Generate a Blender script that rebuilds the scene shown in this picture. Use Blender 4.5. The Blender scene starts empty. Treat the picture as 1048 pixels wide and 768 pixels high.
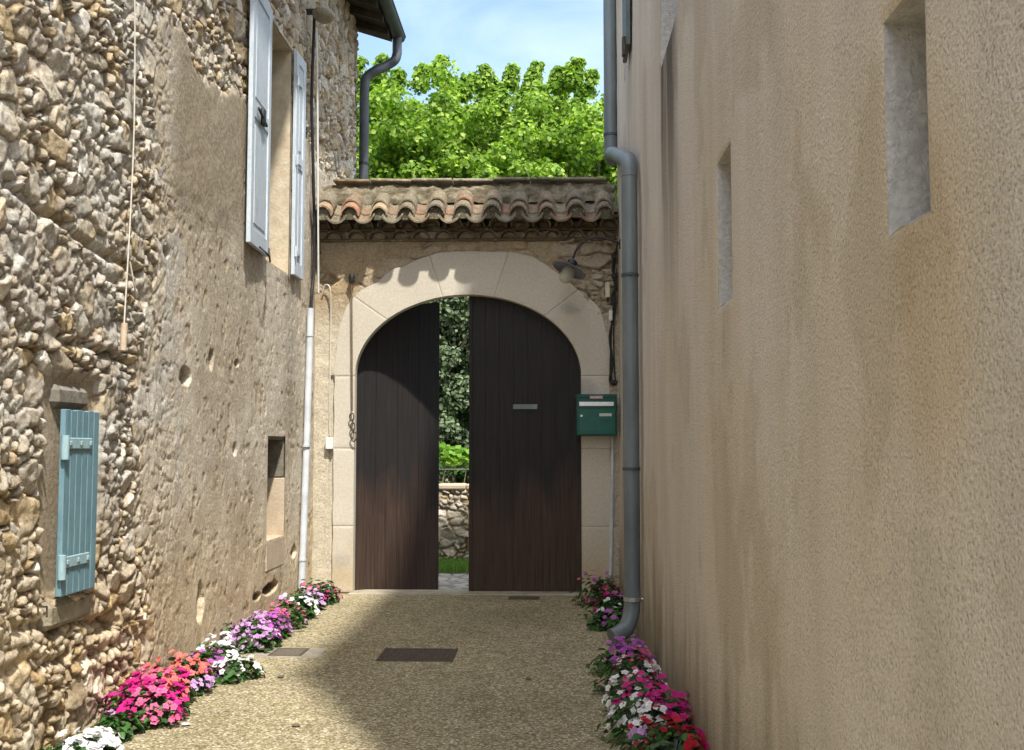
import bpy, math, random
import numpy as np
from mathutils import Vector, Matrix
R = math.radians
rng = np.random.default_rng(7)
random.seed(7)
scene = bpy.context.scene
COL = scene.collection

# ------------------------------------------------------------------ camera, sky, sun, exposure
YAW, PITCH, FPX = R(2.0), R(3.9), 1086.0
cam_d = bpy.data.cameras.new('camera')
cam_d.sensor_width = 36; cam_d.lens = 36 * FPX / 1048
cam_d.clip_start = 0.05; cam_d.clip_end = 3000
cam = bpy.data.objects.new('camera', cam_d); COL.objects.link(cam)
cam.location = (0, 0, 1.5); cam.rotation_euler = (R(90) + PITCH, 0, YAW)
scene.camera = cam

SUN = Vector((0.26, -0.58, 1.0)).normalized()        # towards the sun
w = bpy.data.worlds.new('World'); scene.world = w; w.use_nodes = True
nt = w.node_tree; nt.nodes.clear()
def wn(t, **k):
    n = nt.nodes.new(t)
    for a, b in k.items(): setattr(n, a, b)
    return n
sky = wn('ShaderNodeTexSky', sky_type='NISHITA', sun_disc=False)
sky.sun_elevation = math.asin(SUN.z); sky.sun_rotation = math.atan2(SUN.x, SUN.y)
sky.air_density = 1.0; sky.dust_density = 0.6; sky.ozone_density = 1.4
tc = wn('ShaderNodeTexCoord'); mp = wn('ShaderNodeMapping'); mp.inputs['Scale'].default_value = (1.6, 1.0, 4.2)
mp.inputs['Rotation'].default_value = (0, R(14), R(20)); mp.inputs['Location'].default_value = (0.35, 0.1, 0.62)
cn = wn('ShaderNodeTexNoise'); cn.inputs['Scale'].default_value = 2.2; cn.inputs['Detail'].default_value = 9; cn.inputs['Roughness'].default_value = 0.55
cn.inputs['Distortion'].default_value = 0.5
cr = wn('ShaderNodeValToRGB'); cr.color_ramp.elements[0].position = 0.40; cr.color_ramp.elements[1].position = 0.66
cr.color_ramp.elements[0].color = (0.10, 0.10, 0.10, 1); cr.color_ramp.elements[1].color = (0.95, 0.95, 0.95, 1)
mixc = wn('ShaderNodeMix', data_type='RGBA'); 
cdot = wn('ShaderNodeVectorMath', operation='DOT_PRODUCT'); cdot.inputs[1].default_value = SUN
crb = wn('ShaderNodeValToRGB'); ce = crb.color_ramp.elements; ce.new(0.6); ce[0].position = 0.22; ce[0].color = (0.15, 0.185, 0.205, 1); ce[1].position = 0.55; ce[1].color = (0.55, 0.56, 0.58, 1); ce[2].position = 0.9; ce[2].color = (1, 0.97, 0.93, 1)
csc = wn('ShaderNodeVectorMath', operation='SCALE'); csc.inputs['Scale'].default_value = 19.0   # clouds boosted towards the sun, out of view, as added fill for shaded walls
bg = wn('ShaderNodeBackground'); bg.inputs['Strength'].default_value = 0.15
wo = wn('ShaderNodeOutputWorld')
L = nt.links.new
L(tc.outputs['Generated'], cdot.inputs[0]); L(cdot.outputs['Value'], crb.inputs[0]); L(crb.outputs[0], csc.inputs[0]); L(csc.outputs[0], mixc.inputs['B']); L(tc.outputs['Generated'], mp.inputs['Vector']); L(mp.outputs[0], cn.inputs['Vector']); L(cn.outputs['Fac'], cr.inputs[0])
L(cr.outputs[0], mixc.inputs['Factor']); L(sky.outputs[0], mixc.inputs['A']); L(mixc.outputs['Result'], bg.inputs['Color']); L(bg.outputs[0], wo.inputs[0])

sd = bpy.data.lights.new('sun', 'SUN'); sd.energy = 3.2; sd.angle = R(1.8); sd.color = (1.0, 0.95, 0.86)
so = bpy.data.objects.new('sun', sd); COL.objects.link(so); so.rotation_euler = SUN.to_track_quat('Z', 'Y').to_euler()
so.location = (3, -6, 15)

vs_ = scene.view_settings
vs_.view_transform = 'Standard'; vs_.look = 'None'; vs_.gamma = 1; vs_.use_curve_mapping = False
vs_.exposure = 1.10
scene.render.engine = 'CYCLES'
scene.cycles.max_bounces = 8; scene.cycles.diffuse_bounces = 4

# ------------------------------------------------------------------ pixel -> world helpers (photo pixels, 1048 x 768)
M3 = cam.rotation_euler.to_matrix()
def ray(px, py):
    return M3 @ Vector(((px - 524) / FPX, (384 - py) / FPX, -1))
def atY(px, py, Y):
    d = ray(px, py); t = Y / d.y; return Vector((d.x * t, Y, 1.5 + d.z * t))
def atX(px, py, X):
    d = ray(px, py); t = X / d.x; return Vector((X, d.y * t, 1.5 + d.z * t))
def atZ(px, py, Z=0.0):
    d = ray(px, py); t = (Z - 1.5) / d.z; return Vector((d.x * t, d.y * t, Z))

# ------------------------------------------------------------------ object helpers
def tag(o, label=None, cat=None, group=None, kind=None):
    if label: o['label'] = label
    if cat: o['category'] = cat
    if group: o['group'] = group
    if kind: o['kind'] = kind
    return o
def thing(name, label, cat, loc=(0, 0, 0), group=None):
    o = bpy.data.objects.new(name, None); COL.objects.link(o); o.location = loc
    o.empty_display_size = 0.1
    return tag(o, label, cat, group)
def mkobj(name, me, mat, parent=None, smooth=False):
    o = bpy.data.objects.new(name, me); COL.objects.link(o)
    if mat: me.materials.append(mat)
    if parent:
        o.parent = parent
        # geometry is given in world coordinates: shift to the parent's frame
        off = Vector((0, 0, 0)); p = parent
        while p: off += p.location; p = p.parent
        if off.length > 0: me.transform(Matrix.Translation(-off))
    if smooth:
        me.polygons.foreach_set('use_smooth', [True] * len(me.polygons)); me.update()
    return o
class MB:
    """collects world-space geometry into one mesh"""
    def __init__(s): s.v = []; s.f = []; s.c = []
    def add(s, vs, fs, c=None):
        n = len(s.v); s.v += [tuple(v) for v in vs]; s.f += [tuple(i + n for i in f) for f in fs]
        s.c += [c or (1, 1, 1)] * len(vs)
    def box(s, a, b, bev=0.0, M=None, c=None):
        x0, y0, z0 = a; x1, y1, z1 = b
        if bev <= 0:
            vs = [(x, y, z) for x in (x0, x1) for y in (y0, y1) for z in (z0, z1)]
            fs = [(0, 1, 3, 2), (4, 6, 7, 5), (0, 4, 5, 1), (2, 3, 7, 6), (0, 2, 6, 4), (1, 5, 7, 3)]
        else:
            e = min(bev, (x1-x0)/2.01, (y1-y0)/2.01, (z1-z0)/2.01)
            vs = []; idx = {}
            for ix in (0, 1):
                for iy in (0, 1):
                    for iz in (0, 1):
                        X, Y, Z = (x0, x1)[ix], (y0, y1)[iy], (z0, z1)[iz]
                        ex, ey, ez = (e, -e)[ix], (e, -e)[iy], (e, -e)[iz]
                        idx[ix, iy, iz, 0] = len(vs); vs.append((X, Y + ey, Z + ez))
                        idx[ix, iy, iz, 1] = len(vs); vs.append((X + ex, Y, Z + ez))
                        idx[ix, iy, iz, 2] = len(vs); vs.append((X + ex, Y + ey, Z))
            fs = []
            for k in (0, 1):
                fs.append(tuple(idx[k, a_, b_, 0] for a_, b_ in ((0, 0), (1, 0), (1, 1), (0, 1))))
                fs.append(tuple(idx[a_, k, b_, 1] for a_, b_ in ((0, 0), (1, 0), (1, 1), (0, 1))))
                fs.append(tuple(idx[a_, b_, k, 2] for a_, b_ in ((0, 0), (1, 0), (1, 1), (0, 1))))
            for p in (0, 1):
                for q in (0, 1):
                    fs.append((idx[0, p, q, 1], idx[1, p, q, 1], idx[1, p, q, 2], idx[0, p, q, 2]))
                    fs.append((idx[p, 0, q, 0], idx[p, 1, q, 0], idx[p, 1, q, 2], idx[p, 0, q, 2]))
                    fs.append((idx[p, q, 0, 0], idx[p, q, 1, 0], idx[p, q, 1, 1], idx[p, q, 0, 1]))
            for ix in (0, 1):
                for iy in (0, 1):
                    for iz in (0, 1):
                        fs.append((idx[ix, iy, iz, 0], idx[ix, iy, iz, 1], idx[ix, iy, iz, 2]))
        if M is not None: vs = [M @ Vector(v) for v in vs]
        s.add(vs, fs, c)
    def tube(s, pts, r, seg=12, cap=True, c=None, flat=1.0):
        pts = [Vector(p) for p in pts]; n = len(pts)
        rs = r if isinstance(r, (list, tuple)) else [r] * n
        vs = []; fs = []
        up = Vector((0, 0, 1)); prev = None
        for i, p in enumerate(pts):
            t = (pts[min(i + 1, n - 1)] - pts[max(i - 1, 0)])
            t = t.normalized() if t.length > 1e-9 else Vector((0, 0, 1))
            if prev is None:
                a = up if abs(t.dot(up)) < 0.9 else Vector((1, 0, 0))
                u = t.cross(a).normalized()
            else:
                u = (prev - t * prev.dot(t)).normalized()
            prev = u; b = t.cross(u)
            for k in range(seg):
                an = 2 * math.pi * k / seg
                vs.append(p + (u * math.cos(an) + b * math.sin(an) * flat) * rs[i])
        for i in range(n - 1):
            for k in range(seg):
                k2 = (k + 1) % seg
                fs.append((i*seg + k, i*seg + k2, (i+1)*seg + k2, (i+1)*seg + k))
        if cap:
            fs.append(tuple(range(seg))[::-1]); fs.append(tuple((n-1)*seg + k for k in range(seg)))
        s.add(vs, fs, c)
    def lathe(s, prof, M=None, seg=24, c=None):
        vs = []; fs = []
        for (r, z) in prof:
            for k in range(seg):
                a = 2*math.pi*k/seg; v = Vector((r*math.cos(a), r*math.sin(a), z)); vs.append(M @ v if M is not None else v)
        for i in range(len(prof)-1):
            for k in range(seg):
                k2 = (k+1) % seg; fs.append((i*seg+k, i*seg+k2, (i+1)*seg+k2, (i+1)*seg+k))
        s.add(vs, fs, c)
    def prism(s, poly, y0, y1, M=None, c=None):
        """poly in (x,z), extruded along y"""
        n = len(poly); vs = [Vector((x, y0, z)) for x, z in poly] + [Vector((x, y1, z)) for x, z in poly]
        if M is not None: vs = [M @ v for v in vs]
        fs = [tuple(range(n)), tuple(range(n, 2*n))[::-1]] + [(i, i+n, (i+1) % n+n, (i+1) % n) for i in range(n)]
        s.add(vs, fs, c)
    def build(s, name, mat, parent=None, smooth=False, fix=True):
        me = bpy.data.meshes.new(name); me.from_pydata([tuple(v) for v in s.v], [], s.f)
        if any(c != (1, 1, 1) for c in s.c):
            at = me.color_attributes.new('Col', 'FLOAT_COLOR', 'POINT')
            at.data.foreach_set('color', np.array([(c[0], c[1], c[2], 1) for c in s.c], dtype=np.float32).ravel())
        if fix:
            import bmesh
            bm = bmesh.new(); bm.from_mesh(me); bmesh.ops.recalc_face_normals(bm, faces=bm.faces); bm.to_mesh(me); bm.free()
        o = mkobj(name, me, mat, parent, smooth)
        if smooth: me.set_sharp_from_angle(angle=R(48))
        return o
def fastmesh(name, V, F, cols=None):
    """V (n,3) float, F (m,4) int"""
    me = bpy.data.meshes.new(name)
    k = F.shape[1]
    me.vertices.add(len(V)); me.vertices.foreach_set('co', V.astype(np.float32).ravel())
    me.loops.add(F.size); me.loops.foreach_set('vertex_index', F.astype(np.int32).ravel())
    me.polygons.add(len(F)); me.polygons.foreach_set('loop_start', np.arange(0, F.size, k, dtype=np.int32))
    if cols is not None:
        at = me.color_attributes.new('Col', 'FLOAT_COLOR', 'POINT')
        at.data.foreach_set('color', np.concatenate([cols, np.ones((len(cols), 1))], 1).astype(np.float32).ravel())
    me.update(calc_edges=True); me.validate()
    return me
def catmull(pts, n=8):
    pts = [Vector(p) for p in pts]; P = [pts[0]*2-pts[1]] + pts + [pts[-1]*2-pts[-2]]; out = []
    for i in range(1, len(P)-2):
        for k in range(n):
            t = k/n; a, b, c, d = P[i-1], P[i], P[i+1], P[i+2]
            out.append(0.5*((2*b)+(c-a)*t+(2*a-5*b+4*c-d)*t*t+(3*b-a-3*c+d)*t**3))
    out.append(pts[-1]); return out

# ------------------------------------------------------------------ numpy noise
TAB = rng.random((8, 256, 256))
def vnoise(x, y, k=0):
    xi = np.floor(x).astype(int); yi = np.floor(y).astype(int); fx = x-xi; fy = y-yi
    fx = fx*fx*(3-2*fx); fy = fy*fy*(3-2*fy); T = TAB[k % 8]
    a = T[xi % 256, yi % 256]; b = T[(xi+1) % 256, yi % 256]; c = T[xi % 256, (yi+1) % 256]; d = T[(xi+1) % 256, (yi+1) % 256]
    return (a*(1-fx)+b*fx)*(1-fy)+(c*(1-fx)+d*fx)*fy
def fbm(x, y, oct=4, k=0, rough=0.5):
    s = 0; a = 1; t = 0
    for o in range(oct):
        s = s+a*vnoise(x*2**o+17.3*o, y*2**o+9.1*o, k+o); t += a; a *= rough
    return s/t
def voro(x, y, k=0, jit=0.9):
    """F1, F2, random id channels (3), offset to centre"""
    xi = np.floor(x).astype(int); yi = np.floor(y).astype(int)
    f1 = np.full(x.shape, 9.0); f2 = np.full(x.shape, 9.0); ca = np.zeros(x.shape, int); cb = np.zeros(x.shape, int)
    ox = np.zeros(x.shape); oy = np.zeros(x.shape)
    for i in (-1, 0, 1):
        for j in (-1, 0, 1):
            a = (xi+i) % 256; b = (yi+j) % 256
            dx = xi+i+0.5+jit*(TAB[k % 8][a, b]-0.5)-x; dy = yi+j+0.5+jit*(TAB[(k+1) % 8][a, b]-0.5)-y
            d = np.sqrt(dx*dx+dy*dy); m = d < f1
            f2 = np.where(m, f1, np.minimum(f2, d)); f1 = np.where(m, d, f1)
            ca = np.where(m, a, ca); cb = np.where(m, b, cb); ox = np.where(m, dx, ox); oy = np.where(m, dy, oy)
    return f1, f2, TAB[(k+2) % 8][ca, cb], TAB[(k+3) % 8][ca, cb], TAB[(k+4) % 8][ca, cb], ox, oy
def sstep(a, b, x):
    t = np.clip((x-a)/(b-a), 0, 1); return t*t*(3-2*t)
def mix3(A, B, m): return A*(1-m[..., None])+B*m[..., None]
def C3(*c): return np.array(c)
def palette(r, cols):
    cols = np.array(cols); return cols[np.clip((r*len(cols)).astype(int), 0, len(cols)-1)]
def steps(*segs):
    out = []
    for a, b, d in segs: out.append(np.arange(a, b, d))
    out.append(np.array([segs[-1][1]])); return np.concatenate(out)
def gridfaces(n, m, keep=None):
    I = np.arange(n*m).reshape(n, m)
    F = np.stack([I[:-1, :-1], I[1:, :-1], I[1:, 1:], I[:-1, 1:]], -1)
    if keep is not None: return F[keep]
    return F.reshape(-1, 4)

# ------------------------------------------------------------------ materials
def newmat(name, rough=0.9, metal=0.0):
    m = bpy.data.materials.new(name); m.use_nodes = True
    b = m.node_tree.nodes['Principled BSDF']; b.inputs['Roughness'].default_value = rough; b.inputs['Metallic'].default_value = metal
    b.inputs['Specular IOR Level'].default_value = 0.3
    return m, m.node_tree, b
def nd(t, ty, **k):
    n = t.nodes.new(ty)
    for a, b in k.items():
        if a in n.inputs.keys(): n.inputs[a].default_value = b
        else: setattr(n, a, b)
    return n
def ramp(t, src, stops):
    r = t.nodes.new('ShaderNodeValToRGB'); e = r.color_ramp.elements
    while len(e) < len(stops): e.new(0.5)
    for i, (p, c) in enumerate(stops):
        e[i].position = p; e[i].color = (c[0], c[1], c[2], 1) if not isinstance(c, float) else (c, c, c, 1)
    t.links.new(src, r.inputs[0]); return r.outputs[0]
def mixrgb(t, fac, a, b, mode='MIX'):
    n = t.nodes.new('ShaderNodeMix'); n.data_type = 'RGBA'; n.blend_type = mode
    for s, v in ((n.inputs['Factor'], fac), (n.inputs['A'], a), (n.inputs['B'], b)):
        if hasattr(v, 'is_output'): t.links.new(v, s)
        elif isinstance(v, (int, float)): s.default_value = v
        else: s.default_value = (v[0], v[1], v[2], 1)
    return n.outputs['Result']
def coords(t, scale=(1, 1, 1), loc=(0, 0, 0), which='Object'):
    c = t.nodes.new('ShaderNodeTexCoord'); m = t.nodes.new('ShaderNodeMapping')
    m.inputs['Scale'].default_value = scale; m.inputs['Location'].default_value = loc
    t.links.new(c.outputs[which], m.inputs['Vector']); return m.outputs[0]
def noise(t, vec, s, d=4, r=0.5):
    n = nd(t, 'ShaderNodeTexNoise', Scale=s, Detail=d, Roughness=r); t.links.new(vec, n.inputs['Vector']); return n.outputs['Fac']
def bump(t, b, h, dist, strength=1.0, prev=None):
    n = nd(t, 'ShaderNodeBump', Strength=strength, Distance=dist); t.links.new(h, n.inputs['Height'])
    if prev is not None: t.links.new(prev, n.inputs['Normal'])
    t.links.new(n.outputs[0], b.inputs['Normal']); return n.outputs[0]

def mat_attr(name, bscale=60, bdist=0.006, var=0.35, rough=0.95, extra=0.0):
    m, t, b = newmat(name, rough); at = nd(t, 'ShaderNodeAttribute', attribute_name='Col'); v = coords(t)
    n = noise(t, v, bscale, 5, 0.65); n2 = noise(t, v, bscale*4, 3, 0.6)
    g = ramp(t, n, [(0.3, 1-var), (0.7, 1+var)])
    c = mixrgb(t, 1.0, at.outputs['Color'], g, 'MULTIPLY')
    g2 = ramp(t, n2, [(0.3, 1-var*0.6), (0.7, 1+var*0.5)])
    c = mixrgb(t, 1.0, c, g2, 'MULTIPLY')
    t.links.new(c, b.inputs['Base Color'])
    p = bump(t, b, n, bdist, 1.0); bump(t, b, n2, bdist*0.35, 1.0, p)
    return m
M = {}
M['rubble'] = mat_attr('rubble_stone', 45, 0.0055, 0.34)
M['masonry'] = mat_attr('rough_masonry', 50, 0.007, 0.28)
M['dressed'] = mat_attr('dressed_limestone', 35, 0.0022, 0.11)

# roughcast render of the right house
m, t, b = newmat('roughcast_render', 0.97); at = nd(t, 'ShaderNodeAttribute', attribute_name='Col')
v = coords(t); n1 = noise(t, v, 135, 3, 0.5); n2 = noise(t, v, 60, 3, 0.55)
vo = nd(t, 'ShaderNodeTexVoronoi', Scale=85.0); t.links.new(v, vo.inputs['Vector'])
g = ramp(t, n1, [(0.28, 0.56), (0.43, 0.95), (0.72, 1.20)]); c = mixrgb(t, 1.0, at.outputs['Color'], g, 'MULTIPLY')  # pits darkened in colour to stand in for bump shading
vs1 = coords(t, (3.2, 3.2, 0.45)); st = noise(t, vs1, 1.0, 7, 0.55); g = ramp(t, st, [(0.3, (0.89, 0.88, 0.85)), (0.55, (1.0, 1.0, 1.0)), (0.75, (1.06, 1.06, 1.06))])
c = mixrgb(t, 1.0, c, g, 'MULTIPLY'); t.links.new(c, b.inputs['Base Color'])
p = bump(t, b, n2, 0.006, 0.8); p = bump(t, b, n1, 0.006, 1.0, p); bump(t, b, vo.outputs['Distance'], 0.0025, 0.6, p)
M['roughcast'] = m

# exposed aggregate
m, t, b = newmat('exposed_aggregate', 0.92); v = coords(t)
vo = nd(t, 'ShaderNodeTexVoronoi', Scale=80.0); t.links.new(v, vo.inputs['Vector'])
sp = nd(t, 'ShaderNodeSeparateColor'); t.links.new(vo.outputs['Color'], sp.inputs[0])
peb = ramp(t, sp.outputs[0], [(0.0, (0.15, 0.115, 0.055)), (0.22, (0.26, 0.215, 0.115)), (0.5, (0.33, 0.28, 0.165)), (0.75, (0.40, 0.345, 0.215)), (0.94, (0.54, 0.49, 0.36)), (1.0, (0.66, 0.61, 0.48))])
edge = ramp(t, vo.outputs['Distance'], [(0.0, 1.0), (0.42, 1.0), (0.7, 0.62)])
c = mixrgb(t, 1.0, peb, edge, 'MULTIPLY')
big = noise(t, v, 0.9, 5, 0.6); g = ramp(t, big, [(0.32, (0.80, 0.79, 0.74)), (0.5, (1, 1, 1)), (0.7, (1.08, 1.07, 1.05))]); c = mixrgb(t, 1.0, c, g, 'MULTIPLY')
mid = noise(t, v, 9, 4, 0.6); g = ramp(t, mid, [(0.35, 0.84), (0.6, 1.06)]); c = mixrgb(t, 1.0, c, g, 'MULTIPLY')
t.links.new(c, b.inputs['Base Color']); p = bump(t, b, vo.outputs['Distance'], 0.004, -0.0+0.8); 
bump(t, b, noise(t, v, 160, 3), 0.003, 0.8, p)
M['aggregate'] = m

def mat_noise(name, c1, c2, scale=8, rough=0.8, metal=0.0, bdist=0.0, bscale=40, stretch=(1, 1, 1), det=5, lo=0.3, hi=0.7):
    m, t, b = newmat(name, rough, metal); v = coords(t, stretch); n = noise(t, v, scale, det, 0.6)
    t.links.new(ramp(t, n, [(lo, c1), (hi, c2)]), b.inputs['Base Color'])
    if bdist: bump(t, b, noise(t, v, bscale, 4, 0.6), bdist)
    return m
M['slitplaster'] = mat_noise('smooth_slit_plaster', (0.42, 0.405, 0.385), (0.62, 0.60, 0.57), 45, 0.95, 0, 0.009, 70)
M['oldwood'] = mat_noise('blackened_old_wood', (0.03, 0.024, 0.018), (0.07, 0.055, 0.042), 6, 0.9)
M['concrete'] = mat_noise('grey_concrete', (0.20, 0.18, 0.14), (0.34, 0.31, 0.25), 14, 0.9, 0, 0.002, 90)
M['threshold'] = mat_noise('worn_threshold_concrete', (0.26, 0.23, 0.17), (0.42, 0.38, 0.29), 7, 0.9, 0, 0.003, 60)
M['cement'] = mat_noise('old_cement', (0.17, 0.145, 0.10), (0.34, 0.30, 0.22), 10, 0.95, 0, 0.01, 30)
M['lintel'] = mat_noise('weathered_lintel_and_jamb_shade', (0.13, 0.115, 0.09), (0.27, 0.245, 0.20), 12, 0.95, 0, 0.008, 25)
M['rust'] = mat_noise('rusty_iron', (0.065, 0.050, 0.038), (0.14, 0.11, 0.085), 40, 0.75, 0.3, 0.001, 200)
M['darkiron'] = mat_noise('dark_iron', (0.025, 0.024, 0.025), (0.06, 0.058, 0.06), 30, 0.55, 0.6)
M['zinc'] = mat_noise('weathered_zinc_pipe', (0.12, 0.145, 0.155), (0.21, 0.24, 0.25), 5, 0.5, 0.2, 0.0006, 60, (1, 1, 0.3))
M['zincdark'] = mat_noise('dark_zinc_gutter', (0.06, 0.07, 0.08), (0.10, 0.115, 0.13), 5, 0.5, 0.3)
M['steel'] = mat_noise('bright_clamp_steel', (0.4, 0.4, 0.4), (0.62, 0.62, 0.62), 30, 0.35, 0.8)
M['pvc'] = mat_noise('pale_plastic_pipe', (0.42, 0.45, 0.48), (0.60, 0.63, 0.66), 6, 0.5)
M['white'] = mat_noise('white_plastic', (0.62, 0.62, 0.58), (0.75, 0.75, 0.72), 20, 0.45)
M['blackcable'] = mat_noise('black_cable', (0.012, 0.012, 0.012), (0.03, 0.03, 0.03), 30, 0.6)
M['creamcable'] = mat_noise('cream_cable', (0.48, 0.44, 0.36), (0.62, 0.58, 0.50), 30, 0.6)
M['rope'] = mat_noise('brown_cord', (0.13, 0.08, 0.045), (0.25, 0.17, 0.10), 60, 0.85)
M['paleplaster'] = mat_noise('cream_reveal_plaster', (0.42, 0.34, 0.23), (0.62, 0.54, 0.41), 9, 0.95, 0, 0.006, 35)
M['pinkstone'] = mat_noise('pinkish_limestone', (0.44, 0.34, 0.24), (0.56, 0.47, 0.35), 5, 0.92, 0, 0.004, 40)
M['innerdark'] = mat_noise('dim_interior_plaster', (0.10, 0.08, 0.06), (0.18, 0.15, 0.12), 6, 0.95)
def mat_paint(name, c1, c2, stretch=(6, 6, 0.8), rough=0.55):
    m, t, b = newmat(name, rough); v = coords(t, stretch); n = noise(t, v, 6, 6, 0.65)
    v2 = coords(t); n2 = noise(t, v2, 30, 4, 0.6)
    c = ramp(t, n, [(0.3, c1), (0.65, c2)]); c = mixrgb(t, 1.0, c, ramp(t, n2, [(0.25, 0.82), (0.5, 1.0)]), 'MULTIPLY')
    t.links.new(c, b.inputs['Base Color']); bump(t, b, n, 0.002, 0.6); return m
M['bluepaint'] = mat_paint('faded_teal_blue_paint', (0.105, 0.20, 0.245), (0.165, 0.28, 0.325))
M['bluelight'] = mat_paint('pale_teal_paint', (0.24, 0.37, 0.41), (0.33, 0.46, 0.50))
M['greypaint'] = mat_paint('pale_blue_grey_paint', (0.42, 0.49, 0.55), (0.58, 0.64, 0.70))
M['greenpaint'] = mat_paint('grey_green_paint', (0.075, 0.10, 0.09), (0.13, 0.16, 0.145))
M['mailgreen'] = mat_noise('dark_green_enamel', (0.004, 0.060, 0.045), (0.007, 0.085, 0.062), 12, 0.38)
M['mailface'] = mat_noise('green_enamel_face', (0.006, 0.082, 0.060), (0.010, 0.11, 0.082), 12, 0.32)
M['alu'] = mat_noise('bright_aluminium_flap', (0.72, 0.74, 0.76), (0.86, 0.88, 0.90), 30, 0.35, 0.2)
M['label'] = mat_noise('paper_label', (0.42, 0.45, 0.40), (0.55, 0.57, 0.52), 50, 0.7)
M['redlabel'] = mat_noise('faded_red_sticker', (0.45, 0.12, 0.12), (0.62, 0.55, 0.58), 60, 0.6)
M['enamel'] = mat_noise('grey_enamel_shade', (0.085, 0.095, 0.14), (0.16, 0.17, 0.22), 30, 0.32, 0.2)
M['porcelain'] = mat_noise('yellowed_porcelain', (0.50, 0.46, 0.32), (0.62, 0.58, 0.42), 20, 0.4)
# door wood: dark stained, rusty brown worn bottom
m, t, b = newmat('dark_stained_door_wood', 0.62); v = coords(t, (30, 30, 1.1)); n = noise(t, v, 1.6, 6, 0.7)
v2 = coords(t, (3.0, 3.0, 1.0)); n2 = noise(t, v2, 1.1, 5, 0.6)
geo = nd(t, 'ShaderNodeNewGeometry'); sx = nd(t, 'ShaderNodeSeparateXYZ'); t.links.new(geo.outputs['Position'], sx.inputs[0])
dark = ramp(t, n, [(0.3, (0.009, 0.0075, 0.0075)), (0.7, (0.024, 0.020, 0.019))])
brown = ramp(t, n, [(0.3, (0.030, 0.017, 0.011)), (0.7, (0.082, 0.049, 0.034))])
ad = nd(t, 'ShaderNodeMath', operation='MULTIPLY_ADD'); t.links.new(n2, ad.inputs[0]); ad.inputs[1].default_value = -1.5; t.links.new(sx.outputs[2], ad.inputs[2])
fac = ramp(t, ad.outputs[0], [(-0.0, 0.8), (0.25, 0.42), (0.55, 0.0)])
t.links.new(mixrgb(t, fac, dark, brown), b.inputs['Base Color']); bump(t, b, n, 0.0035)
M['door'] = m
# clay tiles
m, t, b = newmat('weathered_clay_tile', 0.92); at = nd(t, 'ShaderNodeAttribute', attribute_name='Col'); v = coords(t)
n = noise(t, v, 18, 6, 0.7); n2 = noise(t, v, 7, 4, 0.6)
c = mixrgb(t, 1.0, at.outputs['Color'], ramp(t, n, [(0.3, 0.5), (0.7, 1.05)]), 'MULTIPLY')
c = mixrgb(t, ramp(t, n2, [(0.45, 0.0), (0.62, 0.8)]), c, (0.155, 0.14, 0.095)); 
c = mixrgb(t, ramp(t, noise(t, v, 55, 3), [(0.60, 0.0), (0.66, 0.7)]), c, (0.40, 0.375, 0.285))
c = mixrgb(t, ramp(t, noise(t, coords(t, loc=(4, 2, 1)), 11, 4), [(0.56, 0.0), (0.68, 0.85)]), c, (0.085, 0.085, 0.045))
t.links.new(c, b.inputs['Base Color']); bump(t, b, n, 0.006)
M['tile'] = m
def mat_leaf(name, trans=0.35, rough=0.5):
    m, t, b = newmat(name, rough); at = nd(t, 'ShaderNodeAttribute', attribute_name='Col'); t.links.new(at.outputs['Color'], b.inputs['Base Color'])
    b.inputs['Specular IOR Level'].default_value = 0.25
    tr = nd(t, 'ShaderNodeBsdfTranslucent'); g = mixrgb(t, 1.0, at.outputs['Color'], (1.25, 1.35, 0.6), 'MULTIPLY'); t.links.new(g, tr.inputs['Color'])
    ms = nd(t, 'ShaderNodeMixShader'); ms.inputs[0].default_value = trans
    t.links.new(b.outputs[0], ms.inputs[1]); t.links.new(tr.outputs[0], ms.inputs[2]); t.links.new(ms.outputs[0], t.nodes['Material Output'].inputs[0]); return m
M['leaf'] = mat_leaf('tree_leaf', 0.5); M['darkleaf'] = mat_leaf('dark_shrub_leaf', 0.15, 0.6); M['plantleaf'] = mat_leaf('bedding_leaf', 0.2, 0.45)
m, t, b = newmat('petal', 0.6); at = nd(t, 'ShaderNodeAttribute', attribute_name='Col'); t.links.new(at.outputs['Color'], b.inputs['Base Color'])
b.inputs['Subsurface Weight'].default_value = 0.0
tr = nd(t, 'ShaderNodeBsdfTranslucent'); t.links.new(at.outputs['Color'], tr.inputs['Color']); ms = nd(t, 'ShaderNodeMixShader'); ms.inputs[0].default_value = 0.25
t.links.new(b.outputs[0], ms.inputs[1]); t.links.new(tr.outputs[0], ms.inputs[2]); t.links.new(ms.outputs[0], t.nodes['Material Output'].inputs[0])
M['petal'] = m
M['bark'] = mat_noise('mottled_bark', (0.10, 0.085, 0.06), (0.30, 0.28, 0.21), 3, 0.9, 0, 0.01, 12)
M['soil'] = mat_noise('soil', (0.10, 0.085, 0.05), (0.20, 0.17, 0.11), 3, 0.95, 0, 0.02, 14)
m, t, b = newmat('lamp_glass', 0.12); b.inputs['Base Color'].default_value = (0.62, 0.60, 0.50, 1)
tr = nd(t, 'ShaderNodeBsdfTransparent'); tr.inputs['Color'].default_value = (0.85, 0.84, 0.78, 1); ms = nd(t, 'ShaderNodeMixShader'); ms.inputs[0].default_value = 0.55
t.links.new(b.outputs[0], ms.inputs[1]); t.links.new(tr.outputs[0], ms.inputs[2]); t.links.new(ms.outputs[0], t.nodes['Material Output'].inputs[0]); M['glass'] = m
m, t, b = newmat('window_pane', 0.08); b.inputs['Base Color'].default_value = (0.03, 0.035, 0.04, 1); b.inputs['Specular IOR Level'].default_value = 0.6; M['pane'] = m

XL, XR, YG = -2.45, 0.72, 11.0

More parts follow.
